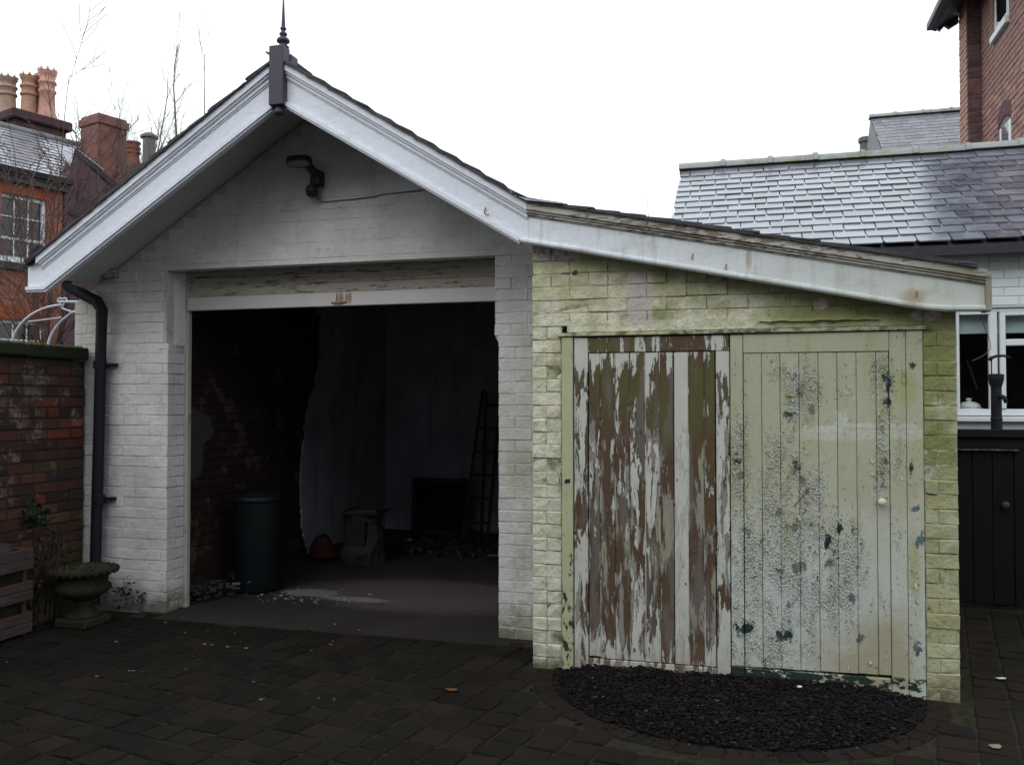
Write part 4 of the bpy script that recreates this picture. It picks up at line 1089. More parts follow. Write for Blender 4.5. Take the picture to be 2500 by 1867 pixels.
cbp = [(-2.925, YG - .05, 3.0), (-2.905, YG - .02, 2.965), (-2.885, YG - .010, 2.955), (-2.8, YG - .009, 2.957), (-2.65, YG - .009, 2.961), (-2.5, YG - .009, 2.968), (-2.42, YG - .009, 2.983), (-2.3, YG - .009, 2.985), (-2.18, YG - .009, 2.99), (-2.10, YG - .009, 2.997), (-1.95, YG - .009, 3.005)]
MB().tube(cbp, .0035, 5).build('cable', M['cable'], lp)
cr_ = MB()
# ================================================================== BOUNDARY WALL (left)
bw = thing('boundary_wall', (-5.0, 4.2, 0), 'dark red brick boundary wall with mossy stone coping, left of the drainpipe', 'wall')
XW = -4.86
MB().box(-5.09, XW - .007, 1.0, 5.50, -.05, 1.86).build('wall_core', M['rbm'], bw)
vS = brick_variants(.218, .10, .068, M['rb'], 7, .006, .0025); vH = brick_variants(.1055, .10, .068, M['rb'], 5, .006, .0025)
sp = []; z = -.02; row = 0
while z + .0765 < 1.865:
    sp += [(a, b, z, .0765) for a, b in runs(3.9, 5.505, row, header_every=4)]
    z += .0765; row += 1
lay(bw, sp, '+x', XW, vS, vH, .1, gap=.011, limit=290, prio=lambda s: (s[1] < 4.5, -s[1]), proud=.004)
for k in range(8):
    MB().cbox(-5.14, XW + .045, 5.50 - (k + 1) * .6 + .003, 5.50 - k * .6 - .003, 1.868, 1.958, .012, None, .004).build('coping_stone', M['coping'], bw)
ms = MB()
for k in range(500):
    x = random.uniform(-5.1, XW + .04); y = random.uniform(3.8, 5.48); s_ = random.uniform(.008, .03)
    ms.lathe([(s_, 1.953), (s_ * .7, 1.958 + s_ * .3), (s_ * .2, 1.96 + s_ * .45)], x, y, 5, None, .3)
ms.build('moss', M['moss'], bw, kind='stuff')

# ================================================================== URN
ux, uy = -4.50, 5.10
urn = thing('stone_urn', (ux, uy, 0), 'mossy stone garden urn on a short foot beside the drainpipe', 'urn')
MB().cbox(ux - .13, ux + .13, uy - .13, uy + .13, 0, .06, .01).build('plinth', M['stone'], urn)
MB().lathe([(.115, .06), (.12, .085), (.07, .115), (.055, .15), (.075, .175), (.06, .19), (.12, .215), (.165, .25), (.182, .285), (.175, .30), (.160, .312), (.158, .35), (.165, .375), (.205, .395), (.222, .41), (.222, .425), (.20, .432), (.17, .425), (.16, .39)], ux, uy, 40, Matrix.Diagonal((1, 1, .92, 1)), .004).build('bowl', M['stone'], urn, smooth=True)
for k in range(26):
    t = 2 * math.pi * k / 26
    eg = MB().lathe([(.008, -.02), (.016, -.008), (.016, .008), (.008, .018)], ux + .216 * math.cos(t), uy + .216 * math.sin(t), 6, Matrix.Translation((0, 0, .380)))
    eg.build('egg', M['stone'], urn)
ms = MB()
for k in range(260):
    r_ = .16 * math.sqrt(random.random()); t = random.uniform(0, 6.28); s_ = random.uniform(.008, .03)
    ms.lathe([(s_, .365), (s_ * .8, .375 + s_ * .5), (s_ * .2, .38 + s_ * .9)], ux + r_ * math.cos(t), uy + r_ * math.sin(t), 5, None, .3)
ms.build('moss', M['leafd'], urn, kind='stuff')

# ================================================================== TIMBER PLANTER (bottom left)
pl = thing('timber_planter', (-4.72, 4.4, 0), 'red stained slatted timber planter against the brick wall at the bottom left', 'planter')
for (z0, z1, gx) in ((.02, .085, 0), (.088, .155, 0), (.235, .30, .004), (.303, .36, .002), (.44, .505, .006), (.508, .575, .002)):
    MB().cbox(-4.665 + gx, -4.640 + gx, 3.7, 4.80, z0, z1, .004, None, .001).build('slat', M['stain'], pl)
for (z0, z1) in ((.02, .085), (.088, .155), (.235, .30), (.303, .36), (.44, .505), (.508, .575)):
    MB().cbox(-4.84, -4.667, 4.775, 4.80, z0, z1, .004).build('slat', M['stain'], pl)
for y in (4.745, 3.72):
    MB().cbox(-4.69, -4.667, y, y + .03, 0, .57, .003).build('corner_post', M['stain'], pl)
MB().box(-4.835, -4.70, 3.75, 4.74, .02, .5).build('soil', M['soil'], pl)
sk = MB(); 
for k in range(3): sk.lathe([(.05, .50), (.09, .53), (.10, .58), (.06, .62), (.02, .63)], -4.75, 4.30 + .16 * k, 9, None, .16)
bag = sk.build('crumpled_bag', M['sack']); tag(bag, 'pale crumpled plastic bag lying on top of the slatted planter', 'bag')

# ================================================================== leafy bits on the wall
def leaves(mb, c, rad, n, s0, s1, droop=.5):
    for _ in range(n):
        p = Vector(c) + Vector((random.gauss(0, rad[0]), random.gauss(0, rad[1]), random.gauss(0, rad[2])))
        s_ = random.uniform(s0, s1); MM = Matrix.Translation(p) @ Matrix.Rotation(random.uniform(0, 6.28), 4, 'Z') @ Matrix.Rotation(random.uniform(-.3, 1.5), 4, 'X')
        pts = [MM @ Vector(q) for q in ((0, 0, 0), (s_ * .45, s_ * .35, s_ * .05), (s_ * .3, s_ * .8, 0), (0, s_ * 1.1, -s_ * .1), (-s_ * .3, s_ * .8, 0), (-s_ * .45, s_ * .35, s_ * .05))]
        mb.add(pts, [(0, 1, 2, 3), (0, 3, 4, 5)])
iv = thing('wall_plant', (-4.80, 4.98, .6), 'small dark green leafy plant growing out of the red brick wall', 'plant')
m = MB(); leaves(m, (-4.79, 4.98, .74), (.02, .045, .05), 70, .025, .055); m.build('foliage', M['leaf'], iv)
m = MB()
for k in range(6): m.tube([(-4.86, 4.98, .66), (-4.82, 4.98 + random.uniform(-.05, .05), .70), (-4.78, 4.98 + random.uniform(-.09, .09), .76 + random.uniform(-.04, .06))], [.004, .003, .0015], 5)
m.build('stem', M['bark2'], iv)
iv = thing('straggly_weeds', (-4.72, 4.95, 0), 'straggly brown-green weeds between the planter and the stone urn', 'plant')
m = MB()
for (y, zc) in ((4.92, .45), (5.0, .3), (4.88, .2), (5.08, .5), (5.2, .35), (4.9, .1)): leaves(m, (-4.78 + random.uniform(0, .05), y, zc), (.035, .05, .09), 90, .012, .03)
m.build('foliage', M['leafd'], iv)
m = MB()
for k in range(22):
    y = random.uniform(4.85, 5.25); m.tube([(-4.80, y, 0), (-4.78, y + random.uniform(-.04, .04), .25), (-4.74, y + random.uniform(-.1, .1), random.uniform(.4, .62))], [.004, .003, .0015], 4)
m.build('stem', M['bark2'], iv)
iv = thing('pier_weed', (-4.45, 5.47, .1), 'low mossy weed at the foot of the whitewashed left pier', 'plant')
m = MB(); leaves(m, (-4.5, 5.49, .13), (.07, .01, .05), 70, .015, .035); leaves(m, (-4.33, 5.49, .12), (.03, .01, .02), 25, .012, .03); m.build('foliage', M['leafd'], iv)

# ================================================================== WHITE GARDEN ARCH (over the wall)
ar = thing('metal_garden_arch', (-7.2, 7.5, 0), 'white metal garden arch with curled finials rising behind the red brick wall', 'arch')
def arc(x0, z0, x1, z1, bow, y, n=12):
    out = []
    for i in range(n + 1):
        t = i / n; a = t * math.pi / 2
        out.append((x0 + (x1 - x0) * (1 - math.cos(a)), y, z0 + (z1 - z0) * math.sin(a)))
    return out
MB().tube([(-7.60, 7.5, 0), (-7.58, 7.5, 1.9)] + arc(-7.58, 2.1, -6.93, 2.565, 0, 7.5), .013, 8).build('front_hoop', M['tubew'], ar, smooth=True)
MB().tube([(-7.2, 8.0, 0), (-7.2, 8.0, 1.9)] + arc(-7.20, 2.1, -6.3, 2.62, 0, 7.6)[0:], .013, 8).build('rear_hoop', M['tubew'], ar, smooth=True)
MB().tube([(-7.36, 7.5, 2.40), (-6.98, 7.55, 2.44)], .008, 6).build('cross_bar', M['tubew'], ar)
MB().tube([(-6.96, 7.5, 2.60), (-6.45, 7.5, 2.585)], .013, 6).build('top_bar', M['tubew'], ar)
for (xx, s_) in ((-6.955, -1), (-6.895, 1)):
    c_ = [(-6.925 + s_ * .004, 7.5, 2.53)] + [(xx + .028 * math.cos(t) * 1.0, 7.5, 2.615 + .022 * math.sin(t)) for t in [(-.5 * math.pi if s_ > 0 else -.5 * math.pi) + s_ * k * .55 for k in range(9)]]
    MB().tube(c_, .008, 6).build('curled_finial', M['tubew'], ar, smooth=True)
MB().tube([(-6.925, 7.5, 2.53), (-6.8, 7.5, 2.49), (-6.55, 7.5, 2.47)], .009, 6).build('brace', M['tubew'], ar)

# ================================================================== INSIDE THE GARAGE
cx_, cy_ = -3.92, 6.40
bn = thing('compost_bin', (cx_, cy_, 0), 'dark green ribbed plastic bin standing inside the garage bay', 'bin')
MB().lathe([(.175, .005), (.185, .03), (.185, .30), (.195, .33), (.19, .42), (.20, .45), (.195, .50), (.205, .53), (.198, .60), (.205, .64), (.20, .70), (.21, .73), (.205, .75)], cx_, cy_, 36).build('drum', M['bin'], bn, smooth=True)
MB().lathe([(.212, .735), (.222, .745), (.222, .775), (.20, .79), (.15, .80), (.14, .815), (.06, .82)], cx_, cy_, 36).build('lid', M['bin'], bn, smooth=True)
sx_, sy_ = -3.60, 7.75
sk = thing('torn_sack', (sx_, sy_, 0), 'torn pale sack slumped open on the garage floor, right of the dark bin', 'sack')
m = MB(); prof = [(.20, .01), (.22, .12), (.19, .26), (.17, .38), (.20, .47), (.21, .50)]
for i, (r_, z_) in enumerate(prof): pass
m.lathe(prof, sx_, sy_, 14, None, .13); m.build('sack_body', M['sack'], sk)
MB().box(sx_ - .08, sx_ + .10, sy_ - .21, sy_ - .1, .2, .42).build('dark_mouth', M['dark'], sk)
MB().cbox(sx_ - .12, sx_ + .22, sy_ - .2, sy_ + .15, .49, .53, .01, None, .02).build('folded_top', M['sack'], sk)
m = MB().lathe([(.08, .01), (.13, .06), (.12, .15), (.07, .24), (.02, .27)], -4.02, 7.72, 10, None, .18).build('orange_bag', M['osack']); tag(m, 'crumpled orange bag on the garage floor beside the torn sack', 'bag')
rb = MB()
for k in range(90):
    x = random.gauss(-4.15, .12); y = random.gauss(6.15, .18)
    if x < -4.3 or y < 5.86: continue
    s_ = random.uniform(.015, .05); MM = Matrix.Translation((x, y, random.uniform(.02, .10))) @ Matrix.Rotation(random.uniform(0, 6), 4, 'Z') @ Matrix.Rotation(random.uniform(0, 6), 4, 'X')
    rb.cbox(-s_, s_, -s_ * .6, s_ * .6, -s_ * .4, s_ * .4, s_ * .15, MM)
tag(rb.build('rubble_heap', M['dark'], kind='stuff'), 'heap of dark rubble inside the bay by the left wall', 'rubble')
rb = MB()
for k in range(160):
    x = random.uniform(-3.9, -1.7); y = random.uniform(8.2, 9.7)
    s_ = random.uniform(.02, .07); MM = Matrix.Translation((x, y, random.uniform(.01, .05))) @ Matrix.Rotation(random.uniform(0, 6), 4, 'Z') @ Matrix.Rotation(random.uniform(0, 6), 4, 'X')
    rb.cbox(-s_, s_, -s_ * .6, s_ * .6, -s_ * .3, s_ * .3, s_ * .15, MM)
tag(rb.build('floor_litter', M['dark'], kind='stuff'), 'dark litter scattered over the back of the garage floor', 'rubble')
cb_ = thing('framed_board', (-3.5, 9.6, 0), 'dark framed board leaning on the back wall beside the stepladder', 'board')
Mt = Matrix.Translation((-3.52, 9.62, 0)) @ Matrix.Rotation(R(-6), 4, 'X')
MB().box(-.33, .33, .012, .022, .04, .62, Mt).build('panel', M['gate'], cb_)
for a in ((-.36, -.31, 0, .66), (.31, .36, 0, .66), (-.309, .309, .61, .66), (-.309, .309, 0, .05)):
    MB().cbox(a[0], a[1], 0, .03, a[2], a[3], .003, Mt).build('frame_rail', M['dark'], cb_)
ld = thing('stepladder', (-2.95, 9.3, 0), 'dark stepladder leaning open at the right of the garage bay', 'ladder')
for s_ in (0, .30):
    MB().tube([(-3.16 + s_, 9.40, 0), (-3.02 + s_ * .75, 9.76, 1.70)], .018, 6).build('rail', M['ladder'], ld)
for k in range(6):
    t = (k + .7) / 6.4; MB().cbox(-3.16 + .14 * t, -2.86 + .065 * t, 9.37 + .36 * t, 9.44 + .36 * t, 1.70 * t - .012, 1.70 * t + .012, .003).build('tread', M['ladder'], ld)
for s_ in (0, .25): MB().tube([(-3.08 + s_, 9.87, 0), (-2.99 + s_ * .8, 9.78, 1.66)], .013, 6).build('rear_leg', M['ladder'], ld)

# ================================================================== SIDE BUILDING (slate roof, white wall) behind the shed
wg = thing('side_building', (3, 9.4, 0), 'low whitewashed building with wet grey slate roof behind the shed', 'building')
YW = 8.2
w = MB()
w.box(-.72, 1.70, YW + .007, YW + .25, -.05, 2.9); w.box(1.70, 4.2, YW + .007, YW + .25, -.05, 1.385); w.box(1.70, 4.2, YW + .007, YW + .25, 2.355, 2.9); w.box(4.2, 7, YW + .007, YW + .25, -.05, 2.9)
w.build('front_wall', M['wingj'], wg)
vS = brick_variants(.218, .10, .068, M['wingw'], 5, .005, .0015); vH = brick_variants(.1055, .10, .068, M['wingw'], 4, .005, .0015)
sp = []; z = 2.37; row = 0
while z + .0765 < 2.86: sp += [(a, b, z, .0765) for a, b in runs(.4, 3.3, row, header_every=6)]; z += .0765; row += 1
lay(wg, sp, '-y', YW, vS, vH, .1, gap=.005, proud=.0015)
MB().box(-.72, -.5, YW + .25, 12, -.05, 2.85).build('gable_wall', M['wingj'], wg)
MB().prism_yz([(8.2, 2.85), (12.3, 2.85), (10.25, 4.15)], -.70, -.52).build('gable_peak', M['wingj'], wg)
# roof deck and slates
E0 = Vector((-.75, 7.98, 2.885)); T0 = Vector((-.75, 10.16, 4.225)); dv = (T0 - E0)
MB().prism_yz([(7.99, 2.87), (10.16, 4.205), (12.4, 2.87), (12.4, 2.82), (10.16, 4.14), (7.99, 2.82)], -.73, 7).build('roof', M['dark'], wg)
vL = slate_mesh(.266, .25, .011, M['slate'], 12)
def pr_w(t):
    x = -.75 + t[1]
    return 0 if (x < 3.2 and not (x < .15 and t[0] < 5) and not (x < 1.4 and t[0] < 1)) else 1
slates(wg, E0 + Vector((0, 0, .004)), (1, 0, 0), dv, 6.0, dv.length - .03, .266, .172, vL, 300, M['slate'], .012, .06, .004, prio=pr_w, wob=.013, vgap=.010)
# black gutter board
MB().cbox(-.73, 7, 7.97, 8.06, 2.775, 2.862, .006).build('gutter', M['dark'], wg)
mo = MB().prism_yz([(10.02, 4.155), (10.16, 4.25), (10.30, 4.155)], -.76, 6).build('ridge_bedding', M['moss'], wg)
x = -.77; k = 0
while x < 4.4:
    L_ = .50 + random.uniform(-.03, .03); dz = random.uniform(-.006, .006) + .004 * math.sin(k)
    mb = MB(); n = 8
    prof = [(10.16 + .115 * math.cos(t), 4.215 + .085 * math.sin(t) + dz) for t in [math.pi * j / n for j in range(n + 1)]]
    mb.prism_yz(prof, x, x + L_ - .05)
    prof2 = [(10.16 + .13 * math.cos(t), 4.215 + .103 * math.sin(t) + dz) for t in [math.pi * j / n for j in range(n + 1)]]
    mb.prism_yz(prof2, x + L_ - .055, x + L_ - .004)
    smooth_angle(mb.build('ridge_tile', M['ridge'], wg), 35)
    x += L_; k += 1
# window
wd = bpy.data.objects.new('window', None); link(wd, wg, Vector((2.9, YW, 1.4)))
fy0, fy1 = YW + .03, YW + .09
def fr(x0, x1, z0, z1, y0=fy0, y1=fy1, name='frame'): MB().cbox(x0, x1, y0, y1, z0, z1, .005).build(name, M['join'], wd)
fr(1.72, 4.18, 2.318, 2.352); fr(1.72, 4.18, 1.435, 1.492)
fr(1.98, 2.04, 1.492, 2.318); fr(1.72, 1.745, 1.492, 2.318)
fr(2.055, 2.10, 1.495, 2.315, fy0 - .015, fy1 - .02, 'casement'); fr(2.1, 4.0, 2.285, 2.315, fy0 - .015, fy1 - .02, 'casement'); fr(2.1, 4.0, 2.03, 2.085, fy0 - .015, fy1 - .02, 'casement')
fr(1.745, 1.98, 2.30, 2.318, fy0 - .01, fy1 - .02, 'casement'); fr(1.972, 1.981, 1.492, 2.30, fy0 - .006, fy1 - .02, 'casement')
MB().cbox(1.70, 4.2, YW - .05, YW + .06, 1.385, 1.428, .006).build('sill', M['join'], wd)
MB().box(1.72, 4.18, YW + .062, YW + .066, 1.46, 2.33).build('pane', M['cglass'], wd)
bl_ = MB().box(1.74, 4.15, YW + .13, YW + .134, 2.145, 2.33).build('roller_blind', M['blind'], wd)
MB().cbox(1.62, 5, YW + .10, YW + .26, 1.40, 1.487, .003).build('inner_sill', M['join'], wd)
w = MB(); w.box(1.2, 6, 10.0, 10.05, .4, 2.6); w.box(1.2, 6, YW + .26, 10, .35, .4); w.box(1.2, 6, YW + .26, 10, 2.58, 2.6); w.box(1.15, 1.2, YW + .26, 10, .35, 2.6); w.box(6, 6.05, YW + .26, 10, .35, 2.6)
w.build('room_lining', M['room'], wg)
dsh = thing('butter_dish', (1.83, YW + .17, 1.432), 'white lidded china dish on the sill inside the white framed window', 'dish')
MB().lathe([(.095, 1.488), (.115, 1.492), (.115, 1.499), (.09, 1.501)], 1.845, YW + .18, 24).build('saucer', M['china'], dsh, smooth=True)
MB().lathe([(.098, 1.502), (.092, 1.525), (.062, 1.548), (.022, 1.556), (.016, 1.564), (.026, 1.574), (.022, 1.583), (.004, 1.586)], 1.845, YW + .18, 24).build('lid', M['china'], dsh, smooth=True)
gl = thing('tall_glass_rack', (1.79, YW + .35, 1.43), 'thin dark frame standing inside the window above the china dish', 'rack')
MB().tube([(1.80, YW + .36, 1.55), (1.80, YW + .36, 1.98), (1.72, YW + .36, 1.99)], .006, 6).build('rod', M['china'], gl)
MB().tube([(1.79, YW + .36, 1.40), (1.79, YW + .36, 1.56)], .02, 8).build('base', M['dark'], gl)
MB().tube([(1.895, 8.75, 1.93), (1.93, 8.75, 1.85), (1.97, 8.75, 1.72), (1.99, 8.75, 1.66)], .022, 8).build('lamp_neck', M['iron'], gl)
# overhead wire hanging in front of the window
wr = MB().tube([(1.30, 5.6, 2.04), (1.35, 5.7, 1.98), (1.385, 5.75, 1.92), (1.40, 5.8, 1.87), (1.36, 5.8, 1.83), (1.30, 5.8, 1.80)], .002, 5).build('loose_wire', M['cable']); tag(wr, 'thin loose wire hanging off the end of the lean-to bargeboard', 'wire')

# ================================================================== GATE AND PUMP
gy = 7.3
gt = thing('black_gate', (2.3, gy, 0), 'black boarded gate with a round knob under the white framed window', 'gate')
MB().cbox(1.04, 3.6, gy - .04, gy + .07, 1.285, 1.345, .005).build('cap_rail', M['gatecap'], gt)
MB().cbox(1.04, 3.6, gy - .002, gy + .03, 1.20, 1.284, .003).build('top_rail', M['gatecap'], gt)
MB().cbox(1.3, 1.94, gy - .035, gy - .003, 1.185, 1.197, .002).build('pale_strip', M['pale'], gt)
MB().box(1.05, 3.55, gy + .0605, gy + .066, .03, 1.28).build('added_gap_backing', M['gate'], gt)  # backing added behind the boards so the gaps stay dark
x = 1.05
while x < 3.55:
    wd_ = random.uniform(.135, .15); MB().cbox(x, x + wd_ - .003, gy + random.uniform(-.002, .002), gy + .022, .03, 1.198, .004).build('board', M['gate'], gt); x += wd_
for z_ in (.15, .98): MB().cbox(1.06, 3.55, gy + .024, gy + .06, z_, z_ + .09, .004).build('ledge', M['gate'], gt)
MB().lathe([(.012, 0), (.012, .02), (.026, .03), (.03, .04), (.022, .05), (.005, .053)], 0, 0, 16, Matrix.Translation((1.84, gy - .003, .78)) @ Matrix.Rotation(R(90), 4, 'X')).build('knob', M['ladder'], gt, smooth=True)
pm = thing('hand_pump', (1.83, 7.52, 0), 'black cast iron hand pump with curved handle in front of the window', 'pump')
py_ = 7.5
MB().lathe([(.06, 0), (.06, .1), (.042, .12), (.040, 1.40), (.043, 1.42), (.038, 1.44), (.038, 1.66), (.042, 1.68), (.049, 1.70), (.056, 1.735), (.056, 1.765), (.04, 1.77)], 1.845, py_, 20).build('barrel', M['iron'], pm, smooth=False)
MB().tube([(1.815, py_, 1.765), (1.815, py_, 1.86), (1.818, py_, 1.885)], .0045, 8).build('rod', M['iron'], pm)
MB().tube([(1.80, py_, 1.875), (1.81, py_, 1.893), (1.85, py_, 1.908), (1.90, py_, 1.910), (1.95, py_, 1.895)], [.014, .013, .011, .01, .006], 8).build('handle', M['iron'], pm, smooth=True)
MB().tube([(1.855, py_ - .03, 1.60), (1.885, py_ - .06, 1.585), (1.895, py_ - .08, 1.55)], [.02, .018, .016], 10).build('spout', M['iron'], pm, smooth=True)

# ================================================================== TALL BRICK HOUSE (right, beyond the side building)
th_ = thing('tall_house', (6, 12, 0), 'tall red brick house rising at the top right corner', 'house')
XT = 3.07
MB().box(XT + .008, 9, 10.6, 13.0, -.05, 7.3).build('wall', M['tbm'], th_)
MB().box(2.897, 9, 13.008, 13.42, -.05, 7.3).build('chimney_breast', M['tbm'], th_)
vS = brick_variants(.218, .10, .068, M['tb'], 6, .005, .002); vH = brick_variants(.1055, .10, .068, M['tb'], 4, .005, .002)
vS2 = brick_variants(.218, .10, .068, M['tbd'], 5, .005, .002); vH2 = brick_variants(.1055, .10, .068, M['tbd'], 4, .005, .002)
def in_win(a, b, z):
    for (y0, y1, z0, z1) in ((11.70, 12.38, 6.18, 7.4), (11.68, 12.22, 3.9, 5.12)):
        if b > y0 and a < y1 and z + .0765 > z0 and z < z1: return True
    return False
sp = []; z = 4.2; row = 0
while z < 7.25:
    for a, b in runs(10.65, 12.995, row, header_every=3):
        if in_win(a, b, z):
            for (y0, y1, z0, z1) in ((11.70, 12.38, 6.18, 7.4), (11.68, 12.22, 3.9, 5.12)):
                if b > y0 and a < y1 and z + .0765 > z0 and z < z1:
                    if y0 - a > .04: sp.append((a, y0, z, .0765))
                    if b - y1 > .04: sp.append((y1, b, z, .0765))
            continue
        sp.append((a, b, z, .0765))
    z += .0765; row += 1
lay(th_, sp, '-x', XT, vS, vH, .1, gap=.01, limit=190, prio=lambda s: (s[1] < 11.0, s[2]), proud=.003, mat=M['tb'])
sp = []; z = 4.2; row = 0
while z < 7.25:
    r_ = [(2.89, 3.07)] if row % 2 else [(2.89, 2.965), (2.965, 3.07)]
    sp += [(a, b, z, .0765) for a, b in r_]; z += .0765; row += 1
lay(th_, sp, '-y', 13.0, vS2, vH2, .1, gap=.010, limit=80, proud=.003, mat=M['tbd'])
sp = []; z = 4.2; row = 0
while z < 7.25:
    r_ = [(13.0, 13.215), (13.215, 13.42)] if row % 2 else [(13.0, 13.11), (13.11, 13.32), (13.32, 13.42)]
    sp += [(a, b, z, .0765) for a, b in r_]; z += .0765; row += 1
w = MB()
for (a, b, zz, hh) in sp: w.cbox(2.882 + random.uniform(-.003, .003), 2.9, a + .005, b - .005, zz + .005, zz + hh - .005, .004)
w.build('corner_brickwork', M['tb'], th_, kind='stuff')
def twin(y0, y1, z0, z1, arch=False):
    wn_ = bpy.data.objects.new('window', None); link(wn_, th_, Vector((XT, (y0 + y1) / 2, z0)))
    MB().box(XT + .012, XT + .10, y0, y1, z0, z1).build('dark_reveal', M['tbd'], wn_)
    f = MB(); f.cbox(XT + .0, XT + .06, y0, y0 + .09, z0 + .06, z1, .006); f.cbox(XT + .0, XT + .06, y1 - .09, y1 - .02, z0 + .06, z1, .006); f.cbox(XT - .002, XT + .055, y0 + .09, y1 - .09, z0 + .06, z0 + .14, .005)
    f.build('sash_frame', M['join'], wn_)
    MB().box(XT + .005, XT + .011, y0 + .09, y1 - .09, z0 + .14, z1).build('pane', M['glass'], wn_)
    MB().cbox(XT - .05, XT + .06, y0 - .03, y1 + .03, z0 - .03, z0 + .06, .008).build('sill', M['join'], wn_)
    if arch:
        a = MB()
        for k in range(7):
            t0 = k / 7; yy = y0 - .05 + (y1 - y0 + .1) * t0; zz = z1 + .09 * math.sin(math.pi * (t0 + .07)); a.cbox(XT - .006, XT + .08, yy + .004, yy + (y1 - y0 + .1) / 7 - .004, zz, zz + .2, .005)
        a.build('brick_arch', M['tbd'], wn_)
twin(11.72, 12.36, 6.20, 7.35)
twin(11.70, 12.20, 3.9, 5.0, True)
# eaves and roof (dips over the near-left side)
MB().prism_xz([(2.55, 6.93), (2.62, 6.90), (3.2, 7.22), (9, 10.6), (9, 10.75), (2.6, 7.03)], 10.5, 13.62).build('roof', M['slate_dark'], th_)
MB().cbox(2.50, 2.60, 10.5, 13.62, 6.92, 7.02, .01).build('gutter', M['dark'], th_)
MB().prism_xz([(2.52, 7.0), (2.66, 6.86), (2.72, 6.93), (2.78, 6.88), (2.9, 6.95), (2.9, 7.2)], 13.5, 13.56).build('verge_board', M['post_dark'], th_)

# ================================================================== REAR COTTAGE ROOF
rc = thing('rear_cottage', (4, 16.5, 0), 'small slate roofed cottage seen over the ridge, left of the tall house', 'house')
MB().box(2.22, 6, 15.1, 17.9, -.05, 5.5).build('wall', M['stackd'], rc)
MB().prism_yz([(14.9, 5.44), (16.5, 6.58), (18.1, 5.44)], 2.10, 6).build('roof', M['dark'], rc)
vF = slate_mesh(.29, .26, .008, M['slate_far'], 6)
dv2 = Vector((0, 1.6, 1.14))
slates(rc, Vector((2.10, 14.9, 5.452)), (1, 0, 0), dv2, 2.6, dv2.length, .29, .15, vF, 130, M['slate_far'], .007, .03, .004, prio=lambda t: t[1] > 1.7)
x = 2.08
while x < 4.4:
    mb = MB(); prof = [(16.5 + .11 * math.cos(t), 6.59 + .075 * math.sin(t)) for t in [math.pi * j / 6 for j in range(7)]]; mb.prism_yz(prof, x, x + .40)
    prof = [(16.5 + .125 * math.cos(t), 6.59 + .09 * math.sin(t)) for t in [math.pi * j / 6 for j in range(7)]]; mb.prism_yz(prof, x + .4, x + .445)
    mb.build('ridge_tile', M['ridge'], rc); x += .45
MB().box(1.95, 2.3, 17.2, 17.6, 4.5, 5.75).build('chimney', M['stackd'], rc)
MB().lathe([(.13, 5.75), (.135, 5.8), (.105, 5.85), (.10, 6.4), (.125, 6.43), (.125, 6.5), (.1, 6.52)], 2.12, 17.4, 14).build('chimney_pot', M['cowl'], rc)
mb = MB().box(1.35, 1.52, 17.2, 17.4, 4.8, 5.72).build('vent_stub', M['dark'], rc)

# ================================================================== LEFT HOUSES
A18 = R(18); dA = Vector((math.sin(A18), math.cos(A18), 0)); nA = Vector((-math.cos(A18), math.sin(A18), 0))   # along the front, and into the house
CA = Vector((-11.78, 12.74, 0))
def LA(s, t, z): return CA + dA * s + nA * t + Vector((0, 0, z))     # s along (0 = far corner), t into the house
def lbox(mb, s0, s1, t0, t1, z0, z1, c=0):
    MM = Matrix.Translation(CA) @ Matrix((dA, nA, Vector((0, 0, 1)))).transposed().to_4x4()
    return mb.cbox(s0, s1, t0, t1, z0, z1, c, MM) if c else mb.box(s0, s1, t0, t1, z0, z1, MM)
ha = thing('brick_house', LA(-2, 2, 0), 'orange-red brick house with white sash windows at the far left', 'house')
WS = (-1.05, -.28)     # window span along the wall
w = MB()
for (s0, s1, z0, z1) in ((-6, WS[0], 0, 5.4), (WS[1], 0, 0, 5.4), (WS[0], WS[1], 2.95, 3.92), (WS[0], WS[1], 5.08, 5.4), (WS[0], WS[1], 0, 1.6)):
    lbox(w, s0, s1, 0, .25, z0, z1)
lbox(w, -6, 0, 3.6, 3.85, 0, 5.4); lbox(w, -.25, 0, .25, 3.6, 0, 5.4)
w.build('wall', M['houseA'], ha)
w = MB(); lbox(w, -6, .04, -.12, .1, 5.27, 5.42); w.build('eaves_board', M['dark'], ha)
w = MB(); lbox(w, -6, .1, -.2, -.08, 5.40, 5.50); w.build('gutter', M['iron'], ha)
def sash(z0, z1, rows, lowest=False):
    wn_ = bpy.data.objects.new('window', None); link(wn_, ha, LA((WS[0] + WS[1]) / 2, 0, z0))
    f = MB(); lbox(f, WS[0], WS[0] + .035, .07, .13, z0, z1); lbox(f, WS[1] - .06, WS[1], .05, .13, z0, z1); lbox(f, WS[0], WS[1], .07, .13, z0, z0 + .06); lbox(f, WS[0], WS[1], .07, .13, z1 - .06, z1); f.build('frame', M['join'], wn_)
    b = MB(); W = WS[1] - WS[0] - .06
    for k in (1, 2): lbox(b, WS[0] + .02 + W * k / 3 - .011, WS[0] + .02 + W * k / 3 + .011, .085, .115, z0, z1)
    for k in range(1, rows): zz = z0 + (z1 - z0) * k / rows; hh = .022 if k == rows // 2 else .011; lbox(b, WS[0], WS[1], .083, .112, zz - hh, zz + hh)
    b.build('glazing_bars', M['join'], wn_)
    p = MB(); lbox(p, WS[0], WS[1], .10, .105, z0, z1); p.build('pane', M['glass'], wn_)
    return wn_
w1 = sash(3.97, 5.08, 3)
p = MB(); lbox(p, WS[0] - .03, WS[1] + .03, -.02, .1, 3.92, 3.975, .004); p.build('white_sill', M['join'], w1)
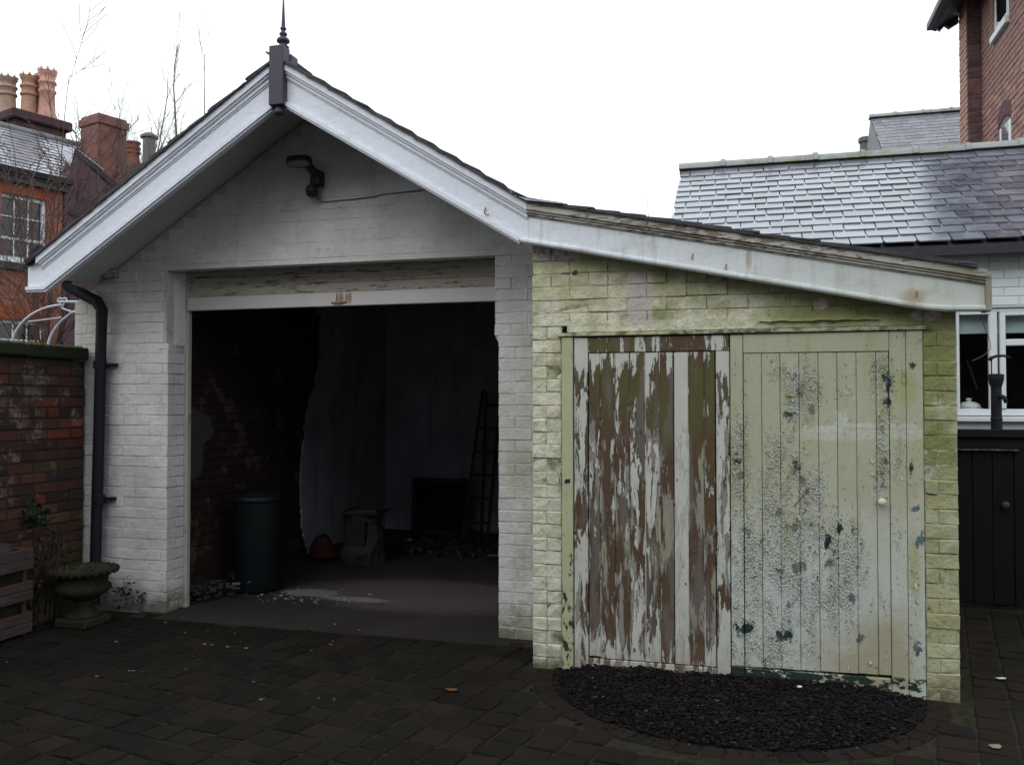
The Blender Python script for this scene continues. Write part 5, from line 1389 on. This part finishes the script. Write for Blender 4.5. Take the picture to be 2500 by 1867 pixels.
p = MB(); lbox(p, WS[0] - .1, WS[1] + .06, -.06, .1, 3.79, 3.918, .006); p.build('stone_sill', M['dark'], w1)
w2 = sash(1.6, 2.95, 4)
p = MB(); n_ = 11
for k in range(n_):
    a = WS[0] - .12 + (WS[1] - WS[0] + .24) * k / n_; lbox(p, a + .004, a + (WS[1] - WS[0] + .24) / n_ - .004, -.006, .06, 2.96, 3.20, .004)
p.build('brick_arch', M['arch'], w2)
p = MB(); n_ = 11
for k in range(n_):
    a = WS[0] - .12 + (WS[1] - WS[0] + .24) * k / n_; lbox(p, a + .004, a + (WS[1] - WS[0] + .24) / n_ - .004, -.006, .06, 5.085, 5.26, .004)
p.build('brick_arch', M['arch'], w1)
def strip_roof(parent, o, u, v, U, V, g_, mat, name='slate_courses', lim=None):
    Fm = frame(u, v); mb = MB(); r = 0
    while r * g_ < V:
        x = 0; U_ = U if lim is None else lim(r * g_)
        while x < U_:
            wdd = .26 if x else random.uniform(.1, .26); x1 = min(x + wdd, U_); lift = .014 + random.uniform(-.003, .003)
            MM = Matrix.Translation(Vector(o)) @ Fm.to_4x4()
            mb.prism([MM @ Vector(q) for q in ((x + .002, r * g_, lift), (x1 - .002, r * g_, lift), (x1 - .002, min((r + 1) * g_, V) + .01, .003), (x + .002, min((r + 1) * g_, V) + .01, .003))], Fm @ Vector((0, 0, .008)))
            x = x1
        r += 1
    return mb.build(name, mat, parent, kind='stuff')
up = (nA * 1.95 + Vector((0, 0, 1.32))); Lr = up.length; SE = 1.42
w = MB(); w.prism([LA(-6, -.15, 5.42), LA(.05, -.15, 5.42), LA(SE, 1.8, 6.74), LA(-6, 1.8, 6.74)], (0, 0, -.06)); w.prism([LA(-6, 3.9, 5.42), LA(.1, 3.9, 5.42), LA(SE, 1.8, 6.74), LA(-6, 1.8, 6.74)], (0, 0, -.06)); w.build('roof', M['dark'], ha)
strip_roof(ha, LA(-6, -.17, 5.425), dA, up, 6.12, Lr, .16, M['slate'], lim=lambda v: 6.05 + (SE - .05) * v / Lr)
w = MB(); lbox(w, -6, SE + .02, 1.72, 1.88, 6.73, 6.80, .01); w.build('ridge', M['ridge'], ha)
# big chimney with four tall pots
ck = bpy.data.objects.new('chimney', None); link(ck, ha, LA(-1.5, 3.2, 6.4))
base = Vector((-14.35, 14.75, 0)); Mc = Matrix.Translation(base) @ Matrix.Rotation(-A18, 4, 'Z')
MB().box(-.42, .42, -.62, .42, 5.5, 7.22, Mc).build('stack', M['stackd'], ck)
MB().cbox(-.52, .52, -.72, .52, 7.22, 7.42, .03, Mc).build('stack_cap', M['stackd'], ck)
def pot(parent, x, y, z0, h, mat, r=.15, crown=True):
    mb = MB(); pr = [(r * 1.15, 0), (r * 1.12, .06 * h), (r * .92, .14 * h), (r * .82, .5 * h), (r * 1.0, .53 * h), (r * .98, .57 * h), (r * .82, .60 * h), (r * .86, .68 * h), (r * 1.04, .71 * h), (r * .98, .75 * h), (r * .80, .78 * h), (r * .85, .86 * h), (r * 1.02, .90 * h), (r * 1.0, .95 * h), (r * .8, .96 * h)]
    mb.lathe([(a, z0 + b) for a, b in pr], x, y, 16)
    if crown:
        for k in range(8):
            t = 2 * math.pi * k / 8; xx, yy = x + r * .92 * math.cos(t), y + r * .92 * math.sin(t)
            mb.add([(xx - .03, yy - .03, z0 + .94 * h), (xx + .03, yy + .03, z0 + .94 * h), (xx + .03, yy - .03, z0 + .94 * h), (xx, yy, z0 + 1.03 * h)], [(0, 1, 3), (1, 2, 3), (2, 0, 3)])
    return smooth_angle(mb.build('chimney_pot', mat, parent), 50)
for (a, b, h, mt) in ((-.28, -.42, .86, 'pot_grey'), (-.02, -.12, .93, 'pot_buff'), (.02, .14, .98, 'pot_buff'), (.26, .1, 1.06, 'pot_pink')):
    q = Mc @ Vector((a, b, 0)); pot(ck, q.x, q.y, 7.42, h, M[mt], .175)
# second house: plum gable facing the yard
hb = thing('gabled_house', LA(1, 1.5, 0), 'plum brick gable end, shade put into its colour, beside the orange brick house at far left', 'house')
ap = 1.2
w = MB(); w.prism([LA(.02, -.02, 0), LA(.02, -.02, 5.36), LA(.22, -.02, 6.05), LA(1.12, -.02, 5.52), LA(3.6, -.02, 4.1), LA(3.6, -.02, 0)], nA * .25)
w.build('gable_wall', M['houseB'], hb)
w = MB(); w.prism([LA(.20, -.05, 6.02), LA(.22, -.05, 6.10), LA(3.6, -.05, 4.16), LA(3.6, -.05, 4.06), LA(1.12, -.05, 5.46)], nA * .34); w.build('verge', M['dark'], hb)
w = MB(); w.prism([LA(.12, -.03, 5.75), LA(.20, -.03, 6.12), LA(.75, -.03, 5.84), LA(.75, .4, 5.90), LA(.20, .5, 6.2)], (0, 0, .02)); w.build('lead_flashing', M['lead'], hb)
upC = nA * 1.9 + Vector((0, 0, 1.25))
w = MB(); w.prism([LA(.1, -.05, 4.95), LA(7, -.05, 4.95), LA(7, 1.85, 6.2), LA(.7, 1.85, 6.2), LA(.1, .5, 5.3)], (0, 0, -.05)); w.build('roof', M['dark'], hb)
strip_roof(hb, LA(.4, 0.0, 4.99), dA, upC, 6.5, upC.length - .05, .17, M['slate'])
w = MB(); lbox(w, .9, 7, 1.78, 1.92, 6.17, 6.24, .01); w.build('ridge', M['ridge'], hb)
w = MB(); lbox(w, 6.8, 7, .3, 3.5, 0, 5); w.build('side_wall', M['houseB'], hb)
ck2 = bpy.data.objects.new('chimney', None); link(ck2, hb, Vector((-12.27, 14.15, 6)))
Mc2 = Matrix.Translation((-12.26, 14.35, 0)) @ Matrix.Rotation(-A18, 4, 'Z')
MB().box(-.36, .24, -.3, .3, 5.2, 6.95, Mc2).build('stack', M['stack'], ck2)
MB().cbox(-.40, .28, -.34, .34, 6.95, 7.10, .015, Mc2).build('corbel', M['stack'], ck2)
MB().box(-.36, .24, -.3, .3, 7.101, 7.15, Mc2).build('flaunching', M['stack'], ck2)
MB().cbox(-.25, -.13, -.1, .02, 7.15, 7.23, .02, Mc2).build('broken_pot', M['stackd'], ck2)
# distant cluster of chimneys
fc = thing('distant_chimney_stack', (-16.3, 20.3, 0), 'distant chimney stack with squat pots and a grey cowl behind the garage roof', 'chimney')
MB().box(-17.05, -15.6, 20.0, 20.6, 5, 8.05).build('stack', M['stackd'], fc)
for (x, h, mt) in ((-16.85, .72, 'pot_grey'), (-16.35, .74, 'pot_red')): pot(fc, x, 20.2, 8.0, h, M[mt], .2, False)
MB().lathe([(.17, 8.05), (.17, 8.78), (.24, 8.79), (.24, 8.85), (.12, 8.93), (.02, 8.97)], -15.87, 20.25, 12).build('cowl', M['cowl'], fc)

# ================================================================== BARE TREES
def branch(mb, p, d, L_, r, depth, spread=.35, up=.25, seg=5, side=5, n=4, minr=.0022):
    pts = [Vector(p)]; d = Vector(d).normalized(); rad = [r]
    for i in range(seg):
        d = (d + Vector((random.gauss(0, .07), random.gauss(0, .07), random.gauss(0, .05) + up * .12))).normalized()
        pts.append(pts[-1] + d * L_ / seg); rad.append(max(r * (1 - .8 * (i + 1) / seg), minr))
    mb.tube(pts, rad, n, False)
    if depth > 0:
        for k in range(side):
            t = random.uniform(.2, 1.0); i = min(int(t * seg), seg - 1); q = pts[i].lerp(pts[i + 1], t * seg - i)
            dd = (pts[i + 1] - pts[i]).normalized(); sidev = Vector((random.gauss(0, 1), random.gauss(0, 1), random.gauss(0, .4))).normalized()
            branch(mb, q, dd + sidev * spread * 2, L_ * random.uniform(.2, .45) * (1.2 - t * .5), max(rad[i] * .55, minr), depth - 1, spread, up, max(3, seg - 1), max(2, side - 1), 3, minr)
def shoots_up(n, x0, x1, y, z0, z1):
    return [(random.uniform(x0, x1), y + random.uniform(-.3, .3), random.uniform(z0, z1), random.uniform(.010, .017)) for _ in range(n)]
def tree(name, base, trunk_h, trunk_r, shoots, label, mat, depth=2, side=7, group=None, minr=.0022, spread=.3):
    t = thing(name, base, label, 'tree', group)
    mb = MB(); B = Vector(base); top = B + Vector((0, 0, trunk_h))
    mb.tube([B, B.lerp(top, .5) + Vector((random.uniform(-.05, .05), 0, 0)), top], [trunk_r, trunk_r * .8, trunk_r * .5], 9); mb.build('trunk', mat, t)
    cr = MB()
    for (tx, ty, tz_, r) in shoots:
        d = Vector((tx, ty, tz_)) - top
        branch(cr, top - Vector((0, 0, random.uniform(0, trunk_h * .2))), d + Vector((0, 0, 0)), d.length, r, depth, spread, .12, 9, side, 5, minr)
    cr.build('crown', mat, t)
    return t
random.seed(21)
tree('bare_tree', (-11.2, 14.2, 0), 4.4, .12, [(-11.65, 14.1, 8.6, .028), (-11.95, 14.3, 7.8, .022), (-11.3, 14.2, 7.6, .02), (-12.3, 14.2, 7.2, .018), (-11.0, 14, 6.9, .018), (-12.0, 14, 6.4, .016)] + shoots_up(5, -12.1, -10.8, 14.1, 6.6, 8.2), 'bare tree of upright twigs behind the red chimney, nearest the houses', M['bark'], 2, 8, None, .0024, .16)
tree('bare_tree', (-10.2, 14.0, 0), 4.6, .14, [(-10.32, 14, 8.85, .034), (-9.95, 14.1, 8.4, .026), (-9.7, 14.0, 7.6, .02), (-10.75, 14.1, 7.3, .018), (-9.3, 14, 7.1, .018), (-10.1, 13.8, 6.7, .016)] + shoots_up(4, -10.9, -9.2, 14.0, 7.0, 8.4), 'bare tree with the tallest upright shoot, rising over the left roof slope', M['bark'], 2, 8, None, .0024, .16)
tree('twiggy_tree', (-8.9, 9.4, 0), 1.8, .06, [(-8.6, 9.2, 5.9, .016), (-9.9, 9.2, 4.8, .015), (-7.9, 9.4, 4.3, .014), (-9.3, 9.6, 4.4, .013), (-8.0, 9.0, 3.7, .012), (-8.3, 9.5, 5.0, .014), (-9.6, 9.0, 3.9, .013), (-7.6, 9.3, 3.3, .011), (-8.8, 9, 4.2, .012), (-10.2, 9.5, 4.0, .012), (-7.4, 9.6, 3.9, .011), (-7.0, 9.4, 3.5, .010), (-8.4, 9.2, 3.2, .01), (-9.2, 9.3, 5.3, .014), (-9.0, 9.1, 4.9, .013), (-9.7, 9.3, 4.4, .013), (-8.9, 9.2, 4.6, .013), (-7.9, 9.1, 4.7, .012), (-8.2, 9.2, 4.5, .012)], 'tangled leafless purple-brown tree in front of the orange brick house', M['bark2'], 2, 10, None, .0034, .42)
tree('far_tree', (-1.8, 16.3, 0), 3.9, .08, [(-2.12, 16, 5.35, .012), (-1.78, 16, 5.6, .012), (-1.45, 16, 5.2, .010), (-1.2, 16, 5.4, .010), (-1.9, 16.2, 5.2, .01), (-1.0, 16.4, 5.1, .009)], 'far bare tree, only twig tips showing between the shed roof and the slates', M['bark'], 1, 5)

# ================================================================== ADDED HOUSE ACROSS THE YARD (unseen behind the photographer; put in to shade the yard)
yh = thing('added_yard_house', (-1, -12, 0), 'added unseen pale rendered house across the yard, shading the garage front', 'house')
MB().box(-15, 13, -15, -7.5, -.05, 6.6).build('wall', M['render'], yh)
MB().prism_yz([(-15.3, 6.6), (-7.2, 6.6), (-11.25, 9.4)], -15.2, 13.2).build('roof', M['slate_dark'], yh)
for k in range(6):
    for z0 in (.9, 3.9):
        x = -12.5 + k * 4.4; wn_ = bpy.data.objects.new('window', None); link(wn_, yh, Vector((x, -7.5, z0)))
        MB().cbox(x - .6, x + .6, -7.498, -7.44, z0, z0 + 1.7, .01).build('frame', M['join'], wn_)
        MB().box(x - .52, x + .52, -7.436, -7.43, z0 + .08, z0 + .82).build('pane', M['glass'], wn_); MB().box(x - .52, x + .52, -7.436, -7.43, z0 + .88, z0 + 1.62).build('pane', M['glass'], wn_)

# ================================================================== LITTER ON THE PAVING
random.seed(5)
def scrap(name, x, y, s, mat, label, cat, group=None):
    n = 6; pts = [(x + math.cos(6.28 * i / n) * s * random.uniform(.6, 1.2), y + math.sin(6.28 * i / n) * s * random.uniform(.4, .9), .008 + random.uniform(0, .006)) for i in range(n)]
    m = MB(); c = (x, y, .014); m.add(pts + [c] + [(p[0], p[1], p[2] - .002) for p in pts], [(i, (i + 1) % n, n) for i in range(n)] + [(i + n + 1, (i + 1) % n + n + 1, (i + 1) % n, i) for i in range(n)] + [tuple(range(2 * n, n, -1))])
    return tag(m.build(name, mat), label, cat, group)
s_ = scrap('paint_chip', .24, 4.86, .018, M['scrap'], 'bright white paint chip lying on the slate chippings under the right door', 'paint chip'); s_.location.z += .04
scrap('plaster_scrap', 1.35, 5.45, .03, M['gmortar'], 'pale scrap on the dark paving right of the shed pier', 'scrap')
scrap('dead_leaf', 1.05, 3.75 + .62, .04, M['dead'], 'orange-brown dead leaf on the paving right of the slate bed', 'leaf')
scrap('dead_leaf', -1.55, 4.45, .04, M['dead'], 'reddish dead leaf on the paving left of the slate bed', 'leaf')
lit = MB()
for k in range(26):
    x = random.gauss(-3.1, .8); y = random.uniform(3.9, 5.6); s = random.uniform(.003, .011)
    if x > -1.7 or x < -4.3: continue
    for q in range(random.choice((1, 1, 3))):
        xx, yy = x + random.gauss(0, .03), y + random.gauss(0, .012)
        lit.cbox(xx - s, xx + s, yy - s * .5, yy + s * .5, .003, .006 + s * .15, .0008, None, .001)
for k in range(70):
    x = random.gauss(-3.45, .3); y = random.gauss(6.25, .14); s = random.uniform(.004, .016); lit.cbox(x - s, x + s, y - s * .6, y + s * .6, .004, .008 + s * .2, .001, None, .001)
tag(lit.build('plaster_crumbs', M['crumb'], kind='stuff'), 'pale plaster crumbs strewn over the paving at the garage mouth', 'debris')
